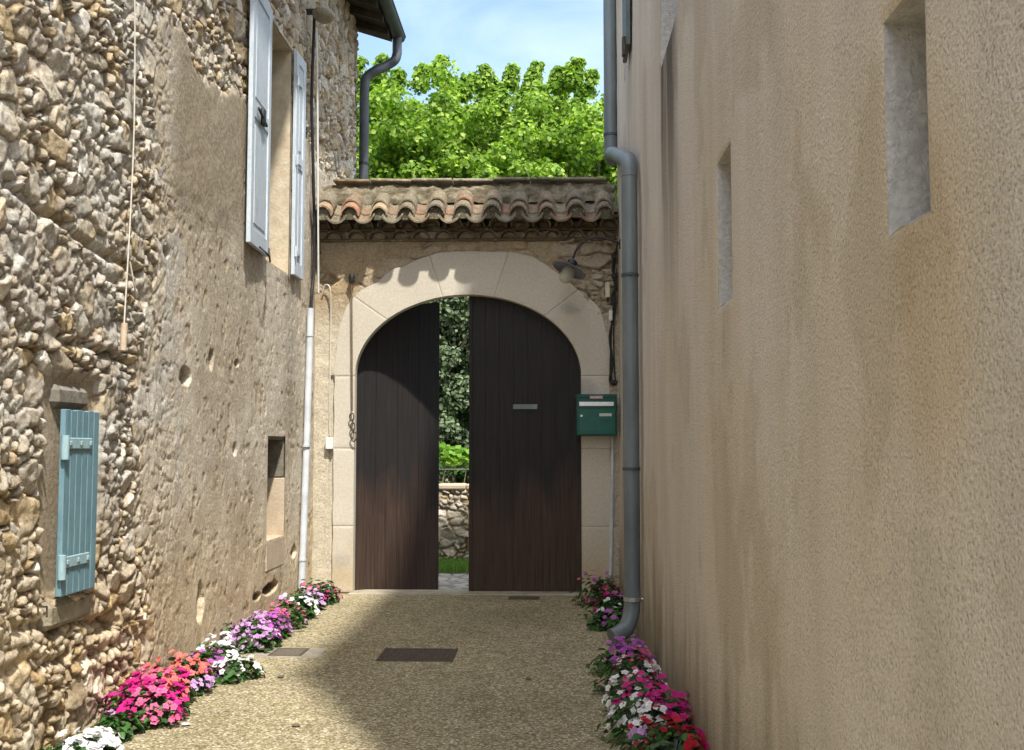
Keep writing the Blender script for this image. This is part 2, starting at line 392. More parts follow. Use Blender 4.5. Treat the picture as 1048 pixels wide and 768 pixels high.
# ------------------------------------------------------------------ ground
def sheet(name, x0, x1, y0, y1, z, mat, nx=1, ny=1, und=0.0):
    xs = np.linspace(x0, x1, nx+1); ys = np.linspace(y0, y1, ny+1); X, Y = np.meshgrid(xs, ys, indexing='ij')
    Z = z+und*(fbm(X*0.8+5, Y*0.8+3, 3, 2)-0.5)
    me = fastmesh(name, np.stack([X, Y, Z], -1).reshape(-1, 3), gridfaces(nx+1, ny+1))
    o = mkobj(name, me, mat, None, und > 0); o['kind'] = 'structure'; return o
sheet('ground', -500, 500, -500, 900, -0.30, M['soil'], 8, 8)
dw = MB(); dw.box((XL-0.5, -8, -0.22), (XR+0.5, YG+0.10, 0.0)); o = dw.build('driveway', M['aggregate']); o['kind'] = 'structure'
dw = MB(); dw.box((-2.06, YG-0.10, -0.2), (0.42, YG+0.22, 0.012), 0.008); o = dw.build('threshold', M['threshold']); o['kind'] = 'structure'

# cobbled path behind the gate (heightfield), z about -0.12
us = steps((-3.4, 1.6, 0.02)); vs2 = steps((11.1, 13.75, 0.02)); U, V = np.meshgrid(us, vs2, indexing='ij')
f1, f2, r1, r2, r3, ox, oy = voro(U/0.16, V/0.13, 1)
H = -0.125+0.018*np.sqrt(np.clip((f2-f1)/0.5, 0, 1))
cc = mix3(C3(0.16, 0.14, 0.10)*np.ones(U.shape+(3,)), palette(r1, [(0.36, 0.34, 0.30), (0.28, 0.26, 0.23), (0.42, 0.39, 0.33)]), sstep(0.05, 0.25, f2-f1))
me = fastmesh('path', np.stack([U, V, H], -1).reshape(-1, 3), gridfaces(*U.shape), cc.reshape(-1, 3)); o = mkobj('path', me, M['masonry'], None, True); o['kind'] = 'structure'

def leafquads(P, Nn, size, cols, asp=0.8, fold=0.25, up=None):
    """one folded diamond leaf (two quads sharing a midrib -> here 2 tris as quads) per point"""
    n = len(P); Nn = Nn/np.maximum(np.linalg.norm(Nn, axis=1, keepdims=True), 1e-6)
    a = rng.normal(size=(n, 3)) if up is None else up+0.3*rng.normal(size=(n, 3))
    T = a-(a*Nn).sum(1, keepdims=True)*Nn; T /= np.maximum(np.linalg.norm(T, axis=1, keepdims=True), 1e-6)
    B = np.cross(Nn, T); s = size[:, None]
    v0 = P-T*s*0.5; v3 = P+T*s*0.5-Nn*s*fold*0.5; w_ = asp*0.5
    l1 = P-T*s*0.18+B*s*w_+Nn*s*fold*0.35; l2 = P+T*s*0.22+B*s*w_*0.75+Nn*s*fold*0.15
    r1_ = P-T*s*0.18-B*s*w_+Nn*s*fold*0.35; r2_ = P+T*s*0.22-B*s*w_*0.75+Nn*s*fold*0.15
    Vv = np.stack([v0, l1, l2, v3, r2_, r1_], 1).reshape(-1, 3)
    k = np.arange(n)[:, None]*6
    F = np.concatenate([k+np.array([[0, 1, 2, 3]]), k+np.array([[0, 3, 4, 5]])], 0)
    return Vv, F, np.repeat(cols, 6, 0)

# lawn
n = 26000; P = np.stack([rng.uniform(-3.4, 1.6, n), rng.uniform(13.6, 15.0, n), np.full(n, -0.10)], 1)
hgt = rng.uniform(0.04, 0.13, n); base = P.copy(); lean = rng.normal(0, 0.03, (n, 3)); lean[:, 2] = 0
wv = rng.normal(size=(n, 3)); wv[:, 2] = 0; wv /= np.linalg.norm(wv, axis=1, keepdims=True); wv *= 0.004
tip = base+lean; tip[:, 2] += hgt
Vv = np.stack([base-wv, base+wv, tip+wv*0.3, tip-wv*0.3], 1).reshape(-1, 3); F = np.arange(n*4).reshape(-1, 4)
gc = palette(rng.random(n), [(0.10, 0.20, 0.03), (0.14, 0.26, 0.045), (0.18, 0.30, 0.06)])
me = fastmesh('grass', Vv, F, np.repeat(gc, 4, 0)); o = mkobj('grass', me, M['plantleaf']); tag(o, 'short bright green grass strip at the foot of the garden wall', 'grass', kind='stuff')
sheet('lawn', -3.6, 1.8, 13.55, 15.2, -0.115, M['soil'], 10, 4, 0.02)

# ------------------------------------------------------------------ rubble colouring
STONES = [(0.48, 0.43, 0.35), (0.56, 0.51, 0.43), (0.40, 0.35, 0.28), (0.52, 0.41, 0.26), (0.43, 0.33, 0.19), (0.60, 0.56, 0.49), (0.36, 0.30, 0.22), (0.52, 0.45, 0.35)]
def rubble(U, V, cu=0.175, cv=0.14, k=0, relief=0.72):
    wu = U+0.042*(fbm(U*13, V*13, 2, 7)-0.5)+0.05*(fbm(U*6, V*6, 2, 3)-0.5)+0.10*(fbm(U*2, V*2, 2, 5)-0.5); wv = V+0.042*(fbm(U*13+5, V*13, 2, 0)-0.5)+0.05*(fbm(U*6+40, V*6, 2, 4)-0.5)+0.08*(fbm(U*2+9, V*2, 2, 6)-0.5)
    f1, f2, a1, a2, a3, ox, oy = voro(wu/cu, wv/cv, k)
    g1, g2, b1, b2, b3, px, py = voro(wu/(cu*0.42)+7, wv/(cv*0.5)+3, k+1)
    e = f2-f1; e2 = g2-g1
    hb = sstep(0.02, 0.22, e)**0.6*(0.030+0.045*a2)+((a3-0.5)*ox+(a1-0.5)*oy)*0.13*sstep(0, 0.15, e)
    hs = sstep(0.03, 0.30, e2)**0.7*(0.016+0.034*b2)+((b3-0.5)*px+(b1-0.5)*py)*0.08*sstep(0, 0.2, e2)
    small = a2 > 0.52
    H = np.where(small, hs+0.012*sstep(0, 0.2, e)+0.02*a3, hb)
    sm = np.where(small, sstep(0.06, 0.25, e2)*sstep(0.02, 0.1, e), sstep(0.03, 0.14, e))
    colr = np.where(small[..., None], palette(b1, STONES), palette(a1, STONES))
    colr = colr*(0.8+0.4*np.where(small, b3, a3))[..., None]
    pit = fbm(U*26, V*26, 4, 2, 0.6)-0.5
    rid = 1-np.abs(2*fbm(U*15+a1*9, V*15+a2*7, 3, 3, 0.55)-1)
    H = H+0.030*pit*(0.5+0.5*sm)+0.020*(rid-0.8)*sm+0.016*sm
    # pale mortar smeared over parts of the stones
    mm = sstep(0.52, 0.64, fbm(U*3.1+21, V*3.7, 4, 6, 0.6)); H = H*(1-0.52*mm)+0.52*mm*(0.050+0.03*pit)
    mort = C3(0.23, 0.17, 0.105)*np.ones(U.shape+(3,))*(0.75+0.5*fbm(U*9, V*9, 3, 6))[..., None]
    Cz = mix3(mort, colr, sm); Cz = mix3(Cz, C3(0.49, 0.44, 0.355)*np.ones(U.shape+(3,)), mm*0.55)
    return H*relief, Cz, sm

# ------------------------------------------------------------------ left house
left = thing('stone_house', 'old rubble stone house with patchy plaster and blue shutter along the left side', 'house', (XL, 8, 0))
us = steps((-4, 4.3, 0.05), (4.3, 8.2, 0.011), (8.2, 13.3, 0.014)); vz = steps((-0.05, 0.9, 0.011), (0.9, 4.6, 0.0115), (4.6, 6.99, 0.014))
# openings (y0,y1,z0,z1): upper window, niche, blue-shutter opening
OPEN = [(9.0, 9.83, 3.12, 5.28), (9.17, 9.78, 0.69, 1.60)]
us = np.unique(np.concatenate([us, [q for o_ in OPEN for q in o_[:2]]])); vz = np.unique(np.concatenate([vz, [q for o_ in OPEN for q in o_[2:]]]))
U, V = np.meshgrid(us, vz, indexing='ij')
Hr, Cr, sm = rubble(U, V)
# plaster height & colour
nbig = fbm(U*1.3, V*1.3, 4, 1); nmid = fbm(U*7, V*7, 4, 2, 0.6); nf = fbm(U*30, V*22, 4, 3, 0.65)
s1, s2, c1, c2, c3, _, _ = voro(U/0.075, V/0.10, 3)
poke = (c1 > 0.72-0.25*sstep(0.45, 0.65, nbig))*sstep(0.1, 0.5, s2-s1)
pitm = sstep(0.64, 0.72, fbm(U*15+3, V*10, 3, 5, 0.55))
Hp = 0.050+0.022*(nbig-0.5)+0.005*(nmid-0.5)+0.003*(nf-0.5)+0.002*poke-0.006*pitm
Cp = mix3(C3(0.43, 0.365, 0.275)*np.ones(U.shape+(3,)), C3(0.58, 0.52, 0.425), sstep(0.3, 0.7, nmid*0.5+nbig*0.5))
Cp = mix3(Cp, Cp*1.18, poke*0.8); Cp = mix3(Cp, C3(0.26, 0.19, 0.11)*np.ones(U.shape+(3,)), pitm*0.5)
# where plaster remains: beyond Y=6.5 and below z=4.2, ragged; smoother cement sheet high up in the middle
wob = 0.55*(fbm(U*1.6, V*1.1, 4, 6)-0.5)+0.25*(fbm(U*7, V*7, 3, 1)-0.5)
topz = np.interp(U.ravel(), [6.3, 6.7, 7.3, 8.4, 9.0, 11, 13.3], [4.35, 4.25, 4.1, 4.25, 5.0, 4.55, 4.35]).reshape(U.shape)
mp_ = sstep(-0.10, 0.10, U-6.28-0.10*(V-2)*(V > 2)-0.15*sstep(2.2, 0.0, V)+wob)*sstep(-0.06, 0.06, topz-V+wob*0.7)
# speckled transition zone: plaster thin, stones show
thin = sstep(0.62, 0.50, fbm(U*3.2+11, V*2.6+5, 4, 0, 0.6)+0.16*sstep(6.9, 7.9, U)-0.10*sstep(7.6, 6.5, U))
mp_ = mp_*(1-0.0*thin)
tf = 0.32*thin*sstep(7.3, 6.4, U)
Hp = Hp*(1-tf)+Hr*0.7*tf; Cp = mix3(Cp, Cr, tf)
# cement smear at lower left (greyish, lumpy)
sme = sstep(0.48, 0.60, fbm(U*1.0+31, V*0.8+12, 4, 4))*sstep(2.9, 2.2, V)*(U < 6)
H = Hr*(1-mp_)+Hp*mp_
H = H*(1-0.6*sme)+(0.055+0.05*(nmid-0.5)+0.035*(nf-0.5)+0.3*Hr)*0.6*sme
Cc = mix3(Cr, Cp, mp_); Cc = mix3(Cc, C3(0.35, 0.325, 0.285)*np.ones(U.shape+(3,))*(0.6+0.8*nf)[..., None], sme*0.65)
# grey lichen on the upper left stones, warm wash towards the ground
lich = sstep(0.50, 0.62, fbm(U*4+3, V*4+8, 4, 7, 0.6))*(U < 7)*sstep(0.6, 1.4, V); Cc = mix3(Cc, C3(0.47, 0.46, 0.43)*np.ones(U.shape+(3,)), lich*0.5)
Cc = mix3(Cc, Cc*C3(1.12, 1.0, 0.80), sstep(1.6, 0.1, V)*0.7)
# smooth cement sheet (darker tan) above the middle
cs = mp_*sstep(6.55, 6.9, U+0.25*wob)*sstep(8.4, 8.2, U+.12*(3.6-V))*sstep(2.95, 3.35, V+0.8*wob); H = H*(1-cs)+(0.058+0.012*(nmid-0.5)+0.004*nf)*cs; Cc = mix3(Cc, C3(0.29, 0.235, 0.16)*np.ones(U.shape+(3,)), cs*0.8)
# dark run-off stain below the upper window
st_ = sstep(0.30, 0.0, np.abs(U-9.85-0.10*(3-V))*(1.0+0.2*wob))*sstep(1.4, 2.4, V)*sstep(3.15, 3.0, V); Cc = mix3(Cc, Cc*0.62, st_*(0.4+0.6*sstep(0.35, 0.6, fbm(U*14, V*1.5, 3, 2))))
# course lines and hollows in the rubble left of the plaster
for zc, y0, y1, d in ((2.62, 4.6, 6.3, .05), (2.05, 5.2, 6.2, .05), (0.62, 4.9, 6.1, .05), (0.42, 4.6, 6.2, .03)):
    zz = zc+0.12*(fbm(U*2.5+zc, U*0+zc*7, 3, 3)-0.5)-0.10*(U-5.4)
    H -= d*sstep(0.05, 0.0, np.abs(V-zz))*sstep(y0-.1, y0+.1, U)*sstep(y1+.1, y1-.1, U)
# individual holes
def hole(y, z, ry, rz, depth, rusty=0.0):
    global H, Cc
    q = np.sqrt(((U-y)/ry)**2+((V-z)/rz)**2)+0.5*(fbm(U*18, V*18, 3, 1)-0.5)
    k = sstep(1.0, 0.6, q); H = H-depth*k
    Cc = mix3(Cc, C3(0.10, 0.06, 0.035)*np.ones(U.shape+(3,)), k*rusty)
for px, py, wpx, hpx, dep, ru in ((217, 368, 5, 24, .12, .6), (205, 618, 7, 44, .13, .5), (277, 602, 16, 12, .10, .9), (263, 611, 8, 8, .08, .9), (300, 565, 5, 16, .1, .7), (190, 385, 12, 20, .05, .5), (240, 460, 4, 14, .05, .4),
                                  (243, 372, 5, 8, .04, .4), (50, 618, 9, 9, .08, .5), (172, 258, 8, 12, .05, .3), (78, 625, 40, 22, .05, .1), (112, 640, 30, 20, .06, .2), (60, 640, 26, 30, .05, .2)):
    c_ = atX(px, py, XL); a_ = atX(px+wpx/2, py, XL); b_ = atX(px, py+hpx/2, XL)
    hole(c_.y, c_.z, max(abs(a_.y-c_.y), 0.02), max(abs(b_.z-c_.z), 0.02), dep, ru)
# flat margin for openings and shutter recess
def margin(y0, y1, z0, z1, mrg, h):
    global H
    d = np.maximum(np.maximum(y0-U, U-y1), np.maximum(z0-V, V-z1)); k = sstep(mrg, mrg*0.2, d); H = H*(1-k)+h*k
for o_ in OPEN: margin(*o_, 0.06, 0.055)
BS = (5.20, 5.585, 0.75, 1.68)
margin(5.14, 5.70, 0.80, 1.84, 0.07, 0.0)
k = ((U > 5.12) & (U < 5.72) & (V > 0.75) & (V < 1.86)); Cc = mix3(Cc, C3(0.36, 0.29, 0.20)*np.ones(U.shape+(3,)), k*0.8)
Xc = XL-0.05+H
uc = (U[:-1, :-1]+U[1:, 1:])/2; vc = (V[:-1, :-1]+V[1:, 1:])/2; keep = np.ones(uc.shape, bool)
for y0, y1, z0, z1 in OPEN: keep &= ~((uc > y0) & (uc < y1) & (vc > z0) & (vc < z1))
me = fastmesh('wall', np.stack([Xc, U, V], -1).reshape(-1, 3), gridfaces(*U.shape, keep)[:, ::1], Cc.reshape(-1, 3))
mkobj('wall', me, M['rubble'], left, True)
# far gable end and back of the house
us2 = steps((-7.5, XL-0.02, 0.05)); U2, V2 = np.meshgrid(us2, steps((-0.3, 6.97, 0.04)), indexing='ij'); Hq, Cq, _ = rubble(U2, V2, k=2)
me = fastmesh('end_wall', np.stack([U2, 13.26+Hq*0.6, V2], -1).reshape(-1, 3), gridfaces(*U2.shape), Cq.reshape(-1, 3)); mkobj('end_wall', me, M['rubble'], left, True)
b_ = MB(); b_.box((-7.5, -4, -0.3), (-7.3, 13.2, 6.95)); b_.box((-7.5, -4.1, -0.3), (XL-0.12, -3.98, 6.95)); b_.build('rear_wall', M['cement'], left)
# reveals
def reveal(mb, y0, y1, z0, z1, xa, xb, sides='nftb'):
    t_ = 0.05
    if 'n' in sides: mb.box((xb, y0-t_, z0-t_), (xa, y0+0.001, z1+t_))
    if 'f' in sides: mb.box((xb, y1-0.001, z0-t_), (xa, y1+t_, z1+t_))
    if 't' in sides: mb.box((xb, y0, z1-0.002), (xa, y1, z1+t_))
    if 'b' in sides: mb.box((xb, y0, z0-t_), (xa, y1, z0+0.002))
mb = MB(); reveal(mb, *OPEN[0], XL-0.004, XL-0.42); mb.build('window_reveal', M['paleplaster'], left)
win = MB(); y0, y1, z0, z1 = OPEN[0]; xw = XL-0.30
for (a, c) in (((xw, y0+.002, z0+.01), (xw+.05, y0+.07, z1-.01)), ((xw, y1-.07, z0+.01), (xw+.05, y1-.002, z1-.01)), ((xw, y0+.07, z1-.08), (xw+.05, y1-.07, z1-.01)), ((xw, y0+.07, z0+.01), (xw+.05, y1-.07, z0+.1)), ((xw, (y0+y1)/2-.04, z0+.1), (xw+.045, (y0+y1)/2+.04, z1-.08)), ((xw+.01, y0+.07, 4.15), (xw+.04, (y0+y1)/2-.04, 4.19)), ((xw+.01, (y0+y1)/2+.04, 4.15), (xw+.04, y1-.07, 4.19))): win.box(a, c, 0.004)
wf = win.build('window_frame', M['greypaint'], left)
pn = MB(); pn.box((xw+.018, y0+.06, z0+.05), (xw+.024, y1-.06, z1-.05)); pn.build('window_pane', M['pane'], wf)
mb = MB(); y0, y1, z0, z1 = OPEN[1]
mb.box((XL-.45, y0-.06, z0-.05), (XL-.01, y0+.001, z1+.05)); mb.box((XL-.45, y0, z1-.002), (XL-.01, y1, z1+.06)); mb.build('niche_jamb', M['cement'], left)
mb = MB(); mb.box((XL-.45, y1-.001, z0-.05), (XL+.003, y1+.06, 1.22), 0.008); mb.build('niche_far_jamb', M['pinkstone'], left)
mb = MB(); mb.box((XL-.45, y1-.004, 1.225), (XL-.01, y1+.06, z1+.02), 0.008); mb.build('niche_far_jamb', M['lintel'], left)  # upper jamb coloured dark, painting in the shadow under the lintel
mb = MB(); mb.box((XL-.45, y0+.002, 0.42), (XL+.006, y1+.02, z0), 0.012); mb.build('niche_sill', M['pinkstone'], left)
mb = MB(); mb.box((XL-.46, y0, z0), (XL-.42, y1, z1)); mb.build('niche_back', M['innerdark'], left)
mb = MB(); mb.box((XL-.30, y0-.04, z1-.03), (XL-.004, y1+.05, z1+.06), 0.02); mb.build('niche_lintel', M['lintel'], left)
# lintel and sill of the blue shutter window
mb = MB(); mb.box((XL-.2, 5.22, 1.70), (XL-.01, 5.60, 1.82), 0.03); mb.build('lintel', M['lintel'], left)
mb = MB(); mb.box((XL-.2, 5.16, 0.60), (XL+.012, 5.66, 0.74), 0.03); mb.build('sill', M['cement'], left)
# blue plank shutter, hinged at its near edge, slightly off the wall
hx = XL+0.02; W = BS[1]-BS[0]; z0, z1 = 0.765, 1.69
Msh = Matrix.Translation((hx+0.012, BS[0], 0)) @ Matrix.Rotation(R(-1.0), 4, 'Z')
mb = MB(); npl = 6
for i in range(npl):
    mb.box((-0.014, i*W/npl+0.0016, z0), (0.014, (i+1)*W/npl-0.0016, z1-0.004*(i % 2)), 0.003, Msh)
sh = mb.build('shutter', M['bluepaint'], left); tag(sh, 'faded blue plank shutter closed on the low window')
for zz in (0.93, 1.52):
    mb = MB()
    mb.box((0.0145, 0.015, zz-0.028), (0.022, W*0.76, zz+0.028), 0.004, Msh)
    for s_ in (0.12, 0.42, 0.70): mb.box((0.0221, W*s_-0.012, zz-0.012), (0.029, W*s_+0.012, zz+0.012), 0.004, Msh)
    mb.build('strap_hinge', M['bluelight'], sh)
for zz in (0.90, 1.49): mb = MB(); mb.tube([Msh @ Vector((0.02, -0.006, zz-0.05)), Msh @ Vector((0.02, -0.006, zz+0.07))], 0.020, 10); mb.build('pintle', M['bluelight'], sh, True)
# tall pale shutters of the upper window
def tall_shutter(ya, yb, xa, xb, z0, z1):
    """from hinge (xa,ya) to free edge (xb,yb)"""
    d = Vector((xb-xa, yb-ya, 0)); Wd = d.length; ang = math.atan2(-d.x, d.y); Mt = Matrix.Translation((xa, ya, 0)) @ Matrix.Rotation(ang, 4, 'Z')
    mb = MB(); s = 0.085; zs = [z0, z0+0.13, z0+1.05, z0+1.17, z1-0.11, z1]
    mb.box((-.018, 0, z0), (.018, s, z1), .004, Mt); mb.box((-.018, Wd-s, z0), (.018, Wd, z1), .004, Mt)
    for a, c in ((zs[0], zs[1]), (zs[2], zs[3]), (zs[4], zs[5])): mb.box((-.017, s, a), (.017, Wd-s, c), .003, Mt)
    fr = mb.build('shutter', M['greypaint'], left)
    mb = MB()
    for a, c in ((zs[1], zs[2]), (zs[3], zs[4])):
        mb.box((-.006, s, a), (.006, Wd-s, c), 0, Mt); mb.box((-.012, s+.05, a+.05), (.012, Wd-s-.05, c-.05), .006, Mt)
    mb.build('shutter_panel', M['greypaint'], fr)
    for zz in (z0+0.22, z0+1.10, z1-0.3):
        mb = MB(); mb.box((.0182, 0.0, zz-.018), (.025, Wd*0.55, zz+.018), .002, Mt); mb.tube([Mt @ Vector((.028, .0, zz-.05)), Mt @ Vector((.028, 0, zz+.05))], .013, 8); mb.build('strap_hinge', M['greypaint'], fr)
    return fr, Mt, Wd
s1_, Mt, Wd = tall_shutter(8.93, 8.27, XL+0.035, XL+0.06, 3.13, 5.30)
tag(s1_, 'nearer pale grey panelled shutter with a bolt bar folded against the wall')
mb = MB(); mb.tube(catmull([Mt @ Vector((-.02, Wd*.55, 3.15)), Mt @ Vector((-.09, Wd*.5, 3.08)), Mt @ Vector((-.05, Wd*.15, 3.07)), Mt @ Vector((-.02, .02, 3.2))]), .008, 8); mb.build('shutter_hook', M['darkiron'], s1_, True); mb = MB()
mb.tube([Mt @ Vector((-.035, Wd*.35, 4.20)), Mt @ Vector((-.035, Wd*.8, 4.26))], .011, 8); mb.box((-.045, Wd*.45, 4.17), (-.018, Wd*.58, 4.31), .004, Mt)
mb.build('shutter_bolt', M['darkiron'], s1_, True)
s2_, Mt, Wd = tall_shutter(9.86, 10.22, XL+0.03, XL+0.035, 3.13, 5.30)
tag(s2_, 'farther pale grey shutter seen nearly edge on')
# roof of the left house: eave overhangs the alley; slope rises to the left
roofL = MB(); ex, ez = -2.06, 6.86; sl = 0.32
def roofpt(x): return ez+(ex-x)*sl
roofL.prism([(ex, ez-0.02), (ex, ez+0.10), (-5.0, roofpt(-5.0)+0.10), (-8.1, ez-0.02+0.10), (-8.1, ez-0.02), (-5.0, roofpt(-5.0)-0.02)], -4.3, 13.62)
rf = roofL.build('roof', M['oldwood'], left)
for y in np.arange(-3.5, 13.6, 0.45):
    mb = MB(); mb.prism([(ex+.02, ez-.03), (ex+.02, ez-.11), (XL-.1, roofpt(XL-.1)-.12), (XL-.1, roofpt(XL-.1)-.025)], y, y+.08); mb.build('rafter', M['oldwood'], rf)
# covering: half round tile ends along the verge and the eave
def tile(mb, p0, p1, r0, r1, up=1, th=0.013, seg=9, c=(0.35, 0.22, 0.13), sweep=165, roll=0.0):
    """half-pipe tile from p0 (radius r0) to p1 (r1); up=1 convex upward"""
    p0 = Vector(p0); p1 = Vector(p1); t_ = (p1-p0).normalized(); side = t_.cross(Vector((0, 0, 1))).normalized(); nn = side.cross(t_).normalized()
    if up < 0: nn = -nn
    vs = []; fs = []; A = [R(90-sweep/2+sweep*k/(seg-1)) for k in range(seg)]
    for (p, r) in ((p0, r0), (p1, r1)):
        for rr in (r, r-th):
            for a in A:
                q = p+side*math.cos(a+roll)*rr+nn*(math.sin(a+roll)*rr-r*0.25)
                if p is p0 and abs(t_.y) > .5: q = q-t_*((q.y-p0.y)/t_.y)      # mouths are cut plumb
                vs.append(q)
    S = seg
    for k in range(S-1):
        fs += [(k, k+1, 2*S+k+1, 2*S+k), (S+k, 3*S+k, 3*S+k+1, S+k+1), (k, S+k, S+k+1, k+1), (2*S+k, 2*S+k+1, 3*S+k+1, 3*S+k)]
    fs += [(0, 2*S, 3*S, S), (S-1, 2*S-1, 4*S-1, 3*S-1)]
    mb.add(vs, fs, c)
TC = [(0.24, 0.16, 0.10), (0.27, 0.155, 0.095), (0.24, 0.185, 0.12), (0.21, 0.17, 0.12), (0.29, 0.22, 0.14), (0.18, 0.14, 0.10)]
mb = MB()
for y in np.arange(8.0, 13.65, 0.2):
    for j, (xa, xb) in enumerate(((ex+.08, ex-.4), (ex-.3, ex-.8))):
        tile(mb, (xa, y, roofpt(xa)+.14+.02*j), (xb, y, roofpt(xb)+.15+.02*j), .085, .07, 1, c=random.choice(TC))
        if j == 0: tile(mb, (xa-.02, y+.1, roofpt(xa)+.12), (xb, y+.1, roofpt(xb)+.12), .085, .09, -1, c=random.choice(TC))
for x in np.arange(-4.8, ex-.36, 0.33):
    tile(mb, (x+.36, 13.64, roofpt(x+.36)+.13), (x, 13.64, roofpt(x)+.15), .09, .075, 1, c=random.choice(TC))
mb.build('roof_tiles', M['tile'], rf)
# half-round gutter
mb = MB(); gx, gz = ex+0.085, ez+0.06; prof = [(gx+0.085*math.cos(R(a)), gz+0.085*math.sin(R(a))) for a in range(180, 361, 18)]; prof2 = [(gx+0.079*math.cos(R(a)), gz+0.079*math.sin(R(a))) for a in range(360, 179, -18)]
mb.prism(prof+prof2, -4.3, 13.66); mb.prism([(gx+.086*math.cos(R(a)), gz+.086*math.sin(R(a))) for a in range(180, 361, 18)], 13.645, 13.665)
mb.tube([(gx+.085, -4.3, gz), (gx+.085, 13.66, gz)], .011, 8)
mb.build('gutter', M['zincdark'], rf)
# downpipe at the far corner of the left house
dp = thing('downpipe', 'dark zinc downpipe with swan neck at the far corner of the stone house', 'downpipe', (XL, 13.2, 4))
xx = XL+0.09
path = [(gx, 13.50, gz-.07), (gx, 13.50, gz-.28)]+[(gx-.03, 13.48, gz-.38), (gx-.14, 13.44, gz-.47), (xx+.14, 13.34, gz-.56), (xx+.03, 13.30, gz-.66), (xx, 13.28, gz-.80)]+[(xx, 13.28, gz-1.3), (xx, 13.28, -.2)]
mb = MB(); mb.tube(path[:1]+catmull(path[1:-1], 6)+path[-1:], .062, 14); mb.build('pipe', M['zincdark'], dp, True)
for z in (5.1, 3.2): mb = MB(); mb.tube([(xx, 13.28, z), (xx, 13.28, z+.035)], .067, 14); mb.build('bracket', M['darkiron'], dp)

# ------------------------------------------------------------------ right house (roughcast)
right = thing('rendered_house', 'tall beige roughcast house with narrow slit windows along the right side', 'house', (XR, 6, 0))
def slit(pxf, pxn, top, bot):
    a = atX(pxf, 300, XR).y; b_2 = atX(pxn, 300, XR).y; return b_2, a, bot, top
SL = []
yf = atX(904, 100, XR).y; yn = atX(947, 100, XR).y; SL.append((yn, yf, atX(900, 247, XR).z, atX(908, 17, XR).z))
yf = atX(734, 240, XR).y; yn = atX(748, 240, XR).y; SL.append((yn, yf, atX(733, 318, XR).z, atX(735, 165, XR).z))
yf = atX(676, 60, XR).y; yn = atX(695, 40, XR).y; SL.append((yn, yf, atX(677, 66, XR).z, 5.3))
SL.append((9.33, 9.90, 4.95, 6.3))
ys = steps((-4, 1.75, 0.05), (1.75, 5.5, 0.025), (5.5, 11.04, 0.04)); zs = steps((-0.2, 3.0, 0.025), (3.0, 9.1, 0.05))
ys = np.unique(np.round(np.concatenate([ys, [1.75, 9.6]]+[[s[0], s[1]] for s in SL]), 5)); zs = np.unique(np.round(np.concatenate([zs, [3.0, 6.8]]+[[s[2], s[3]] for s in SL]), 5))
U, V = np.meshgrid(ys, zs, indexing='ij')
X_ = XR+0.022*(fbm(U*0.9+2, V*0.9, 3, 1)-0.5)+0.006*(fbm(U*6, V*6, 3, 2)-0.5)
near = np.zeros(U.shape)
for s in SL:
    d = np.maximum(np.maximum(s[0]-U, U-s[1]), np.maximum(s[2]-V, V-s[3])); near = np.maximum(near, sstep(.25, .0, d))
    X_ = X_+0.010*sstep(0.03, 0.0, np.abs(d))*(d < 0.001)
X_ = X_*(1-near*0.6)+XR*near*0.6
base = C3(0.665, 0.605, 0.53)*np.ones(U.shape+(3,)); och = C3(0.63, 0.545, 0.425)
och_m = sstep(0.42, 0.66, fbm(U*1.1+3, V*0.55+2, 4, 5)+0.10*sstep(3.4, 1.4, V)-0.12*sstep(1.9, 1.3, U))
Cw = mix3(base, och*np.ones(U.shape+(3,)), och_m*0.6)
# ochre bloom spreading below the near slit
q = np.sqrt(((U-1.98)/0.30)**2+((V-1.80)/0.42)**2)+0.5*(fbm(U*6, V*5, 3, 2)-0.5); Cw = mix3(Cw, C3(0.57, 0.45, 0.29)*np.ones(U.shape+(3,)), sstep(1.15, 0.5, q)*0.5)
# greyer, lichen-specked render nearest the street
g_ = sstep(2.0, 1.65, U+0.2*(fbm(U*3, V*2, 3, 4)-0.5)); Cw = mix3(Cw, C3(0.60, 0.565, 0.50)*np.ones(U.shape+(3,)), g_*0.8)
# run-off below the upper slit
def streak(y0, y1, zt, zb, s, colm=0.55):
    global Cw
    k = sstep(y0-.10, y0+.08, U)*sstep(y1+.08, y1-.10, U)*sstep(zb, zt, V)*(V < zt)*(0.5+0.5*sstep(.3, .6, fbm(U*16, V*1.2, 3, 1))); Cw = mix3(Cw, Cw*colm, k*s)
streak(SL[2][0]+.12, SL[2][1]+.03, SL[2][2]+.02, 1.9, 1.0, 0.28); streak(SL[2][0]+.3, SL[2][1], SL[2][2]+.02, 2.9, .8, .6); streak(SL[2][1]-.1, SL[2][1]+.4, 5.0, 2.6, .35); streak(SL[1][0]+.05, SL[1][1], SL[1][2], 1.3, .35, 0.7); streak(8.9, 9.6, 4.95, 3.6, .6)
for i in range(9):
    yy = random.uniform(1.7, 8.5); zt = random.uniform(0.6, 1.7); streak(yy, yy+random.uniform(.05, .3), zt, random.uniform(-.4, .3), random.uniform(.2, .45), 0.76)
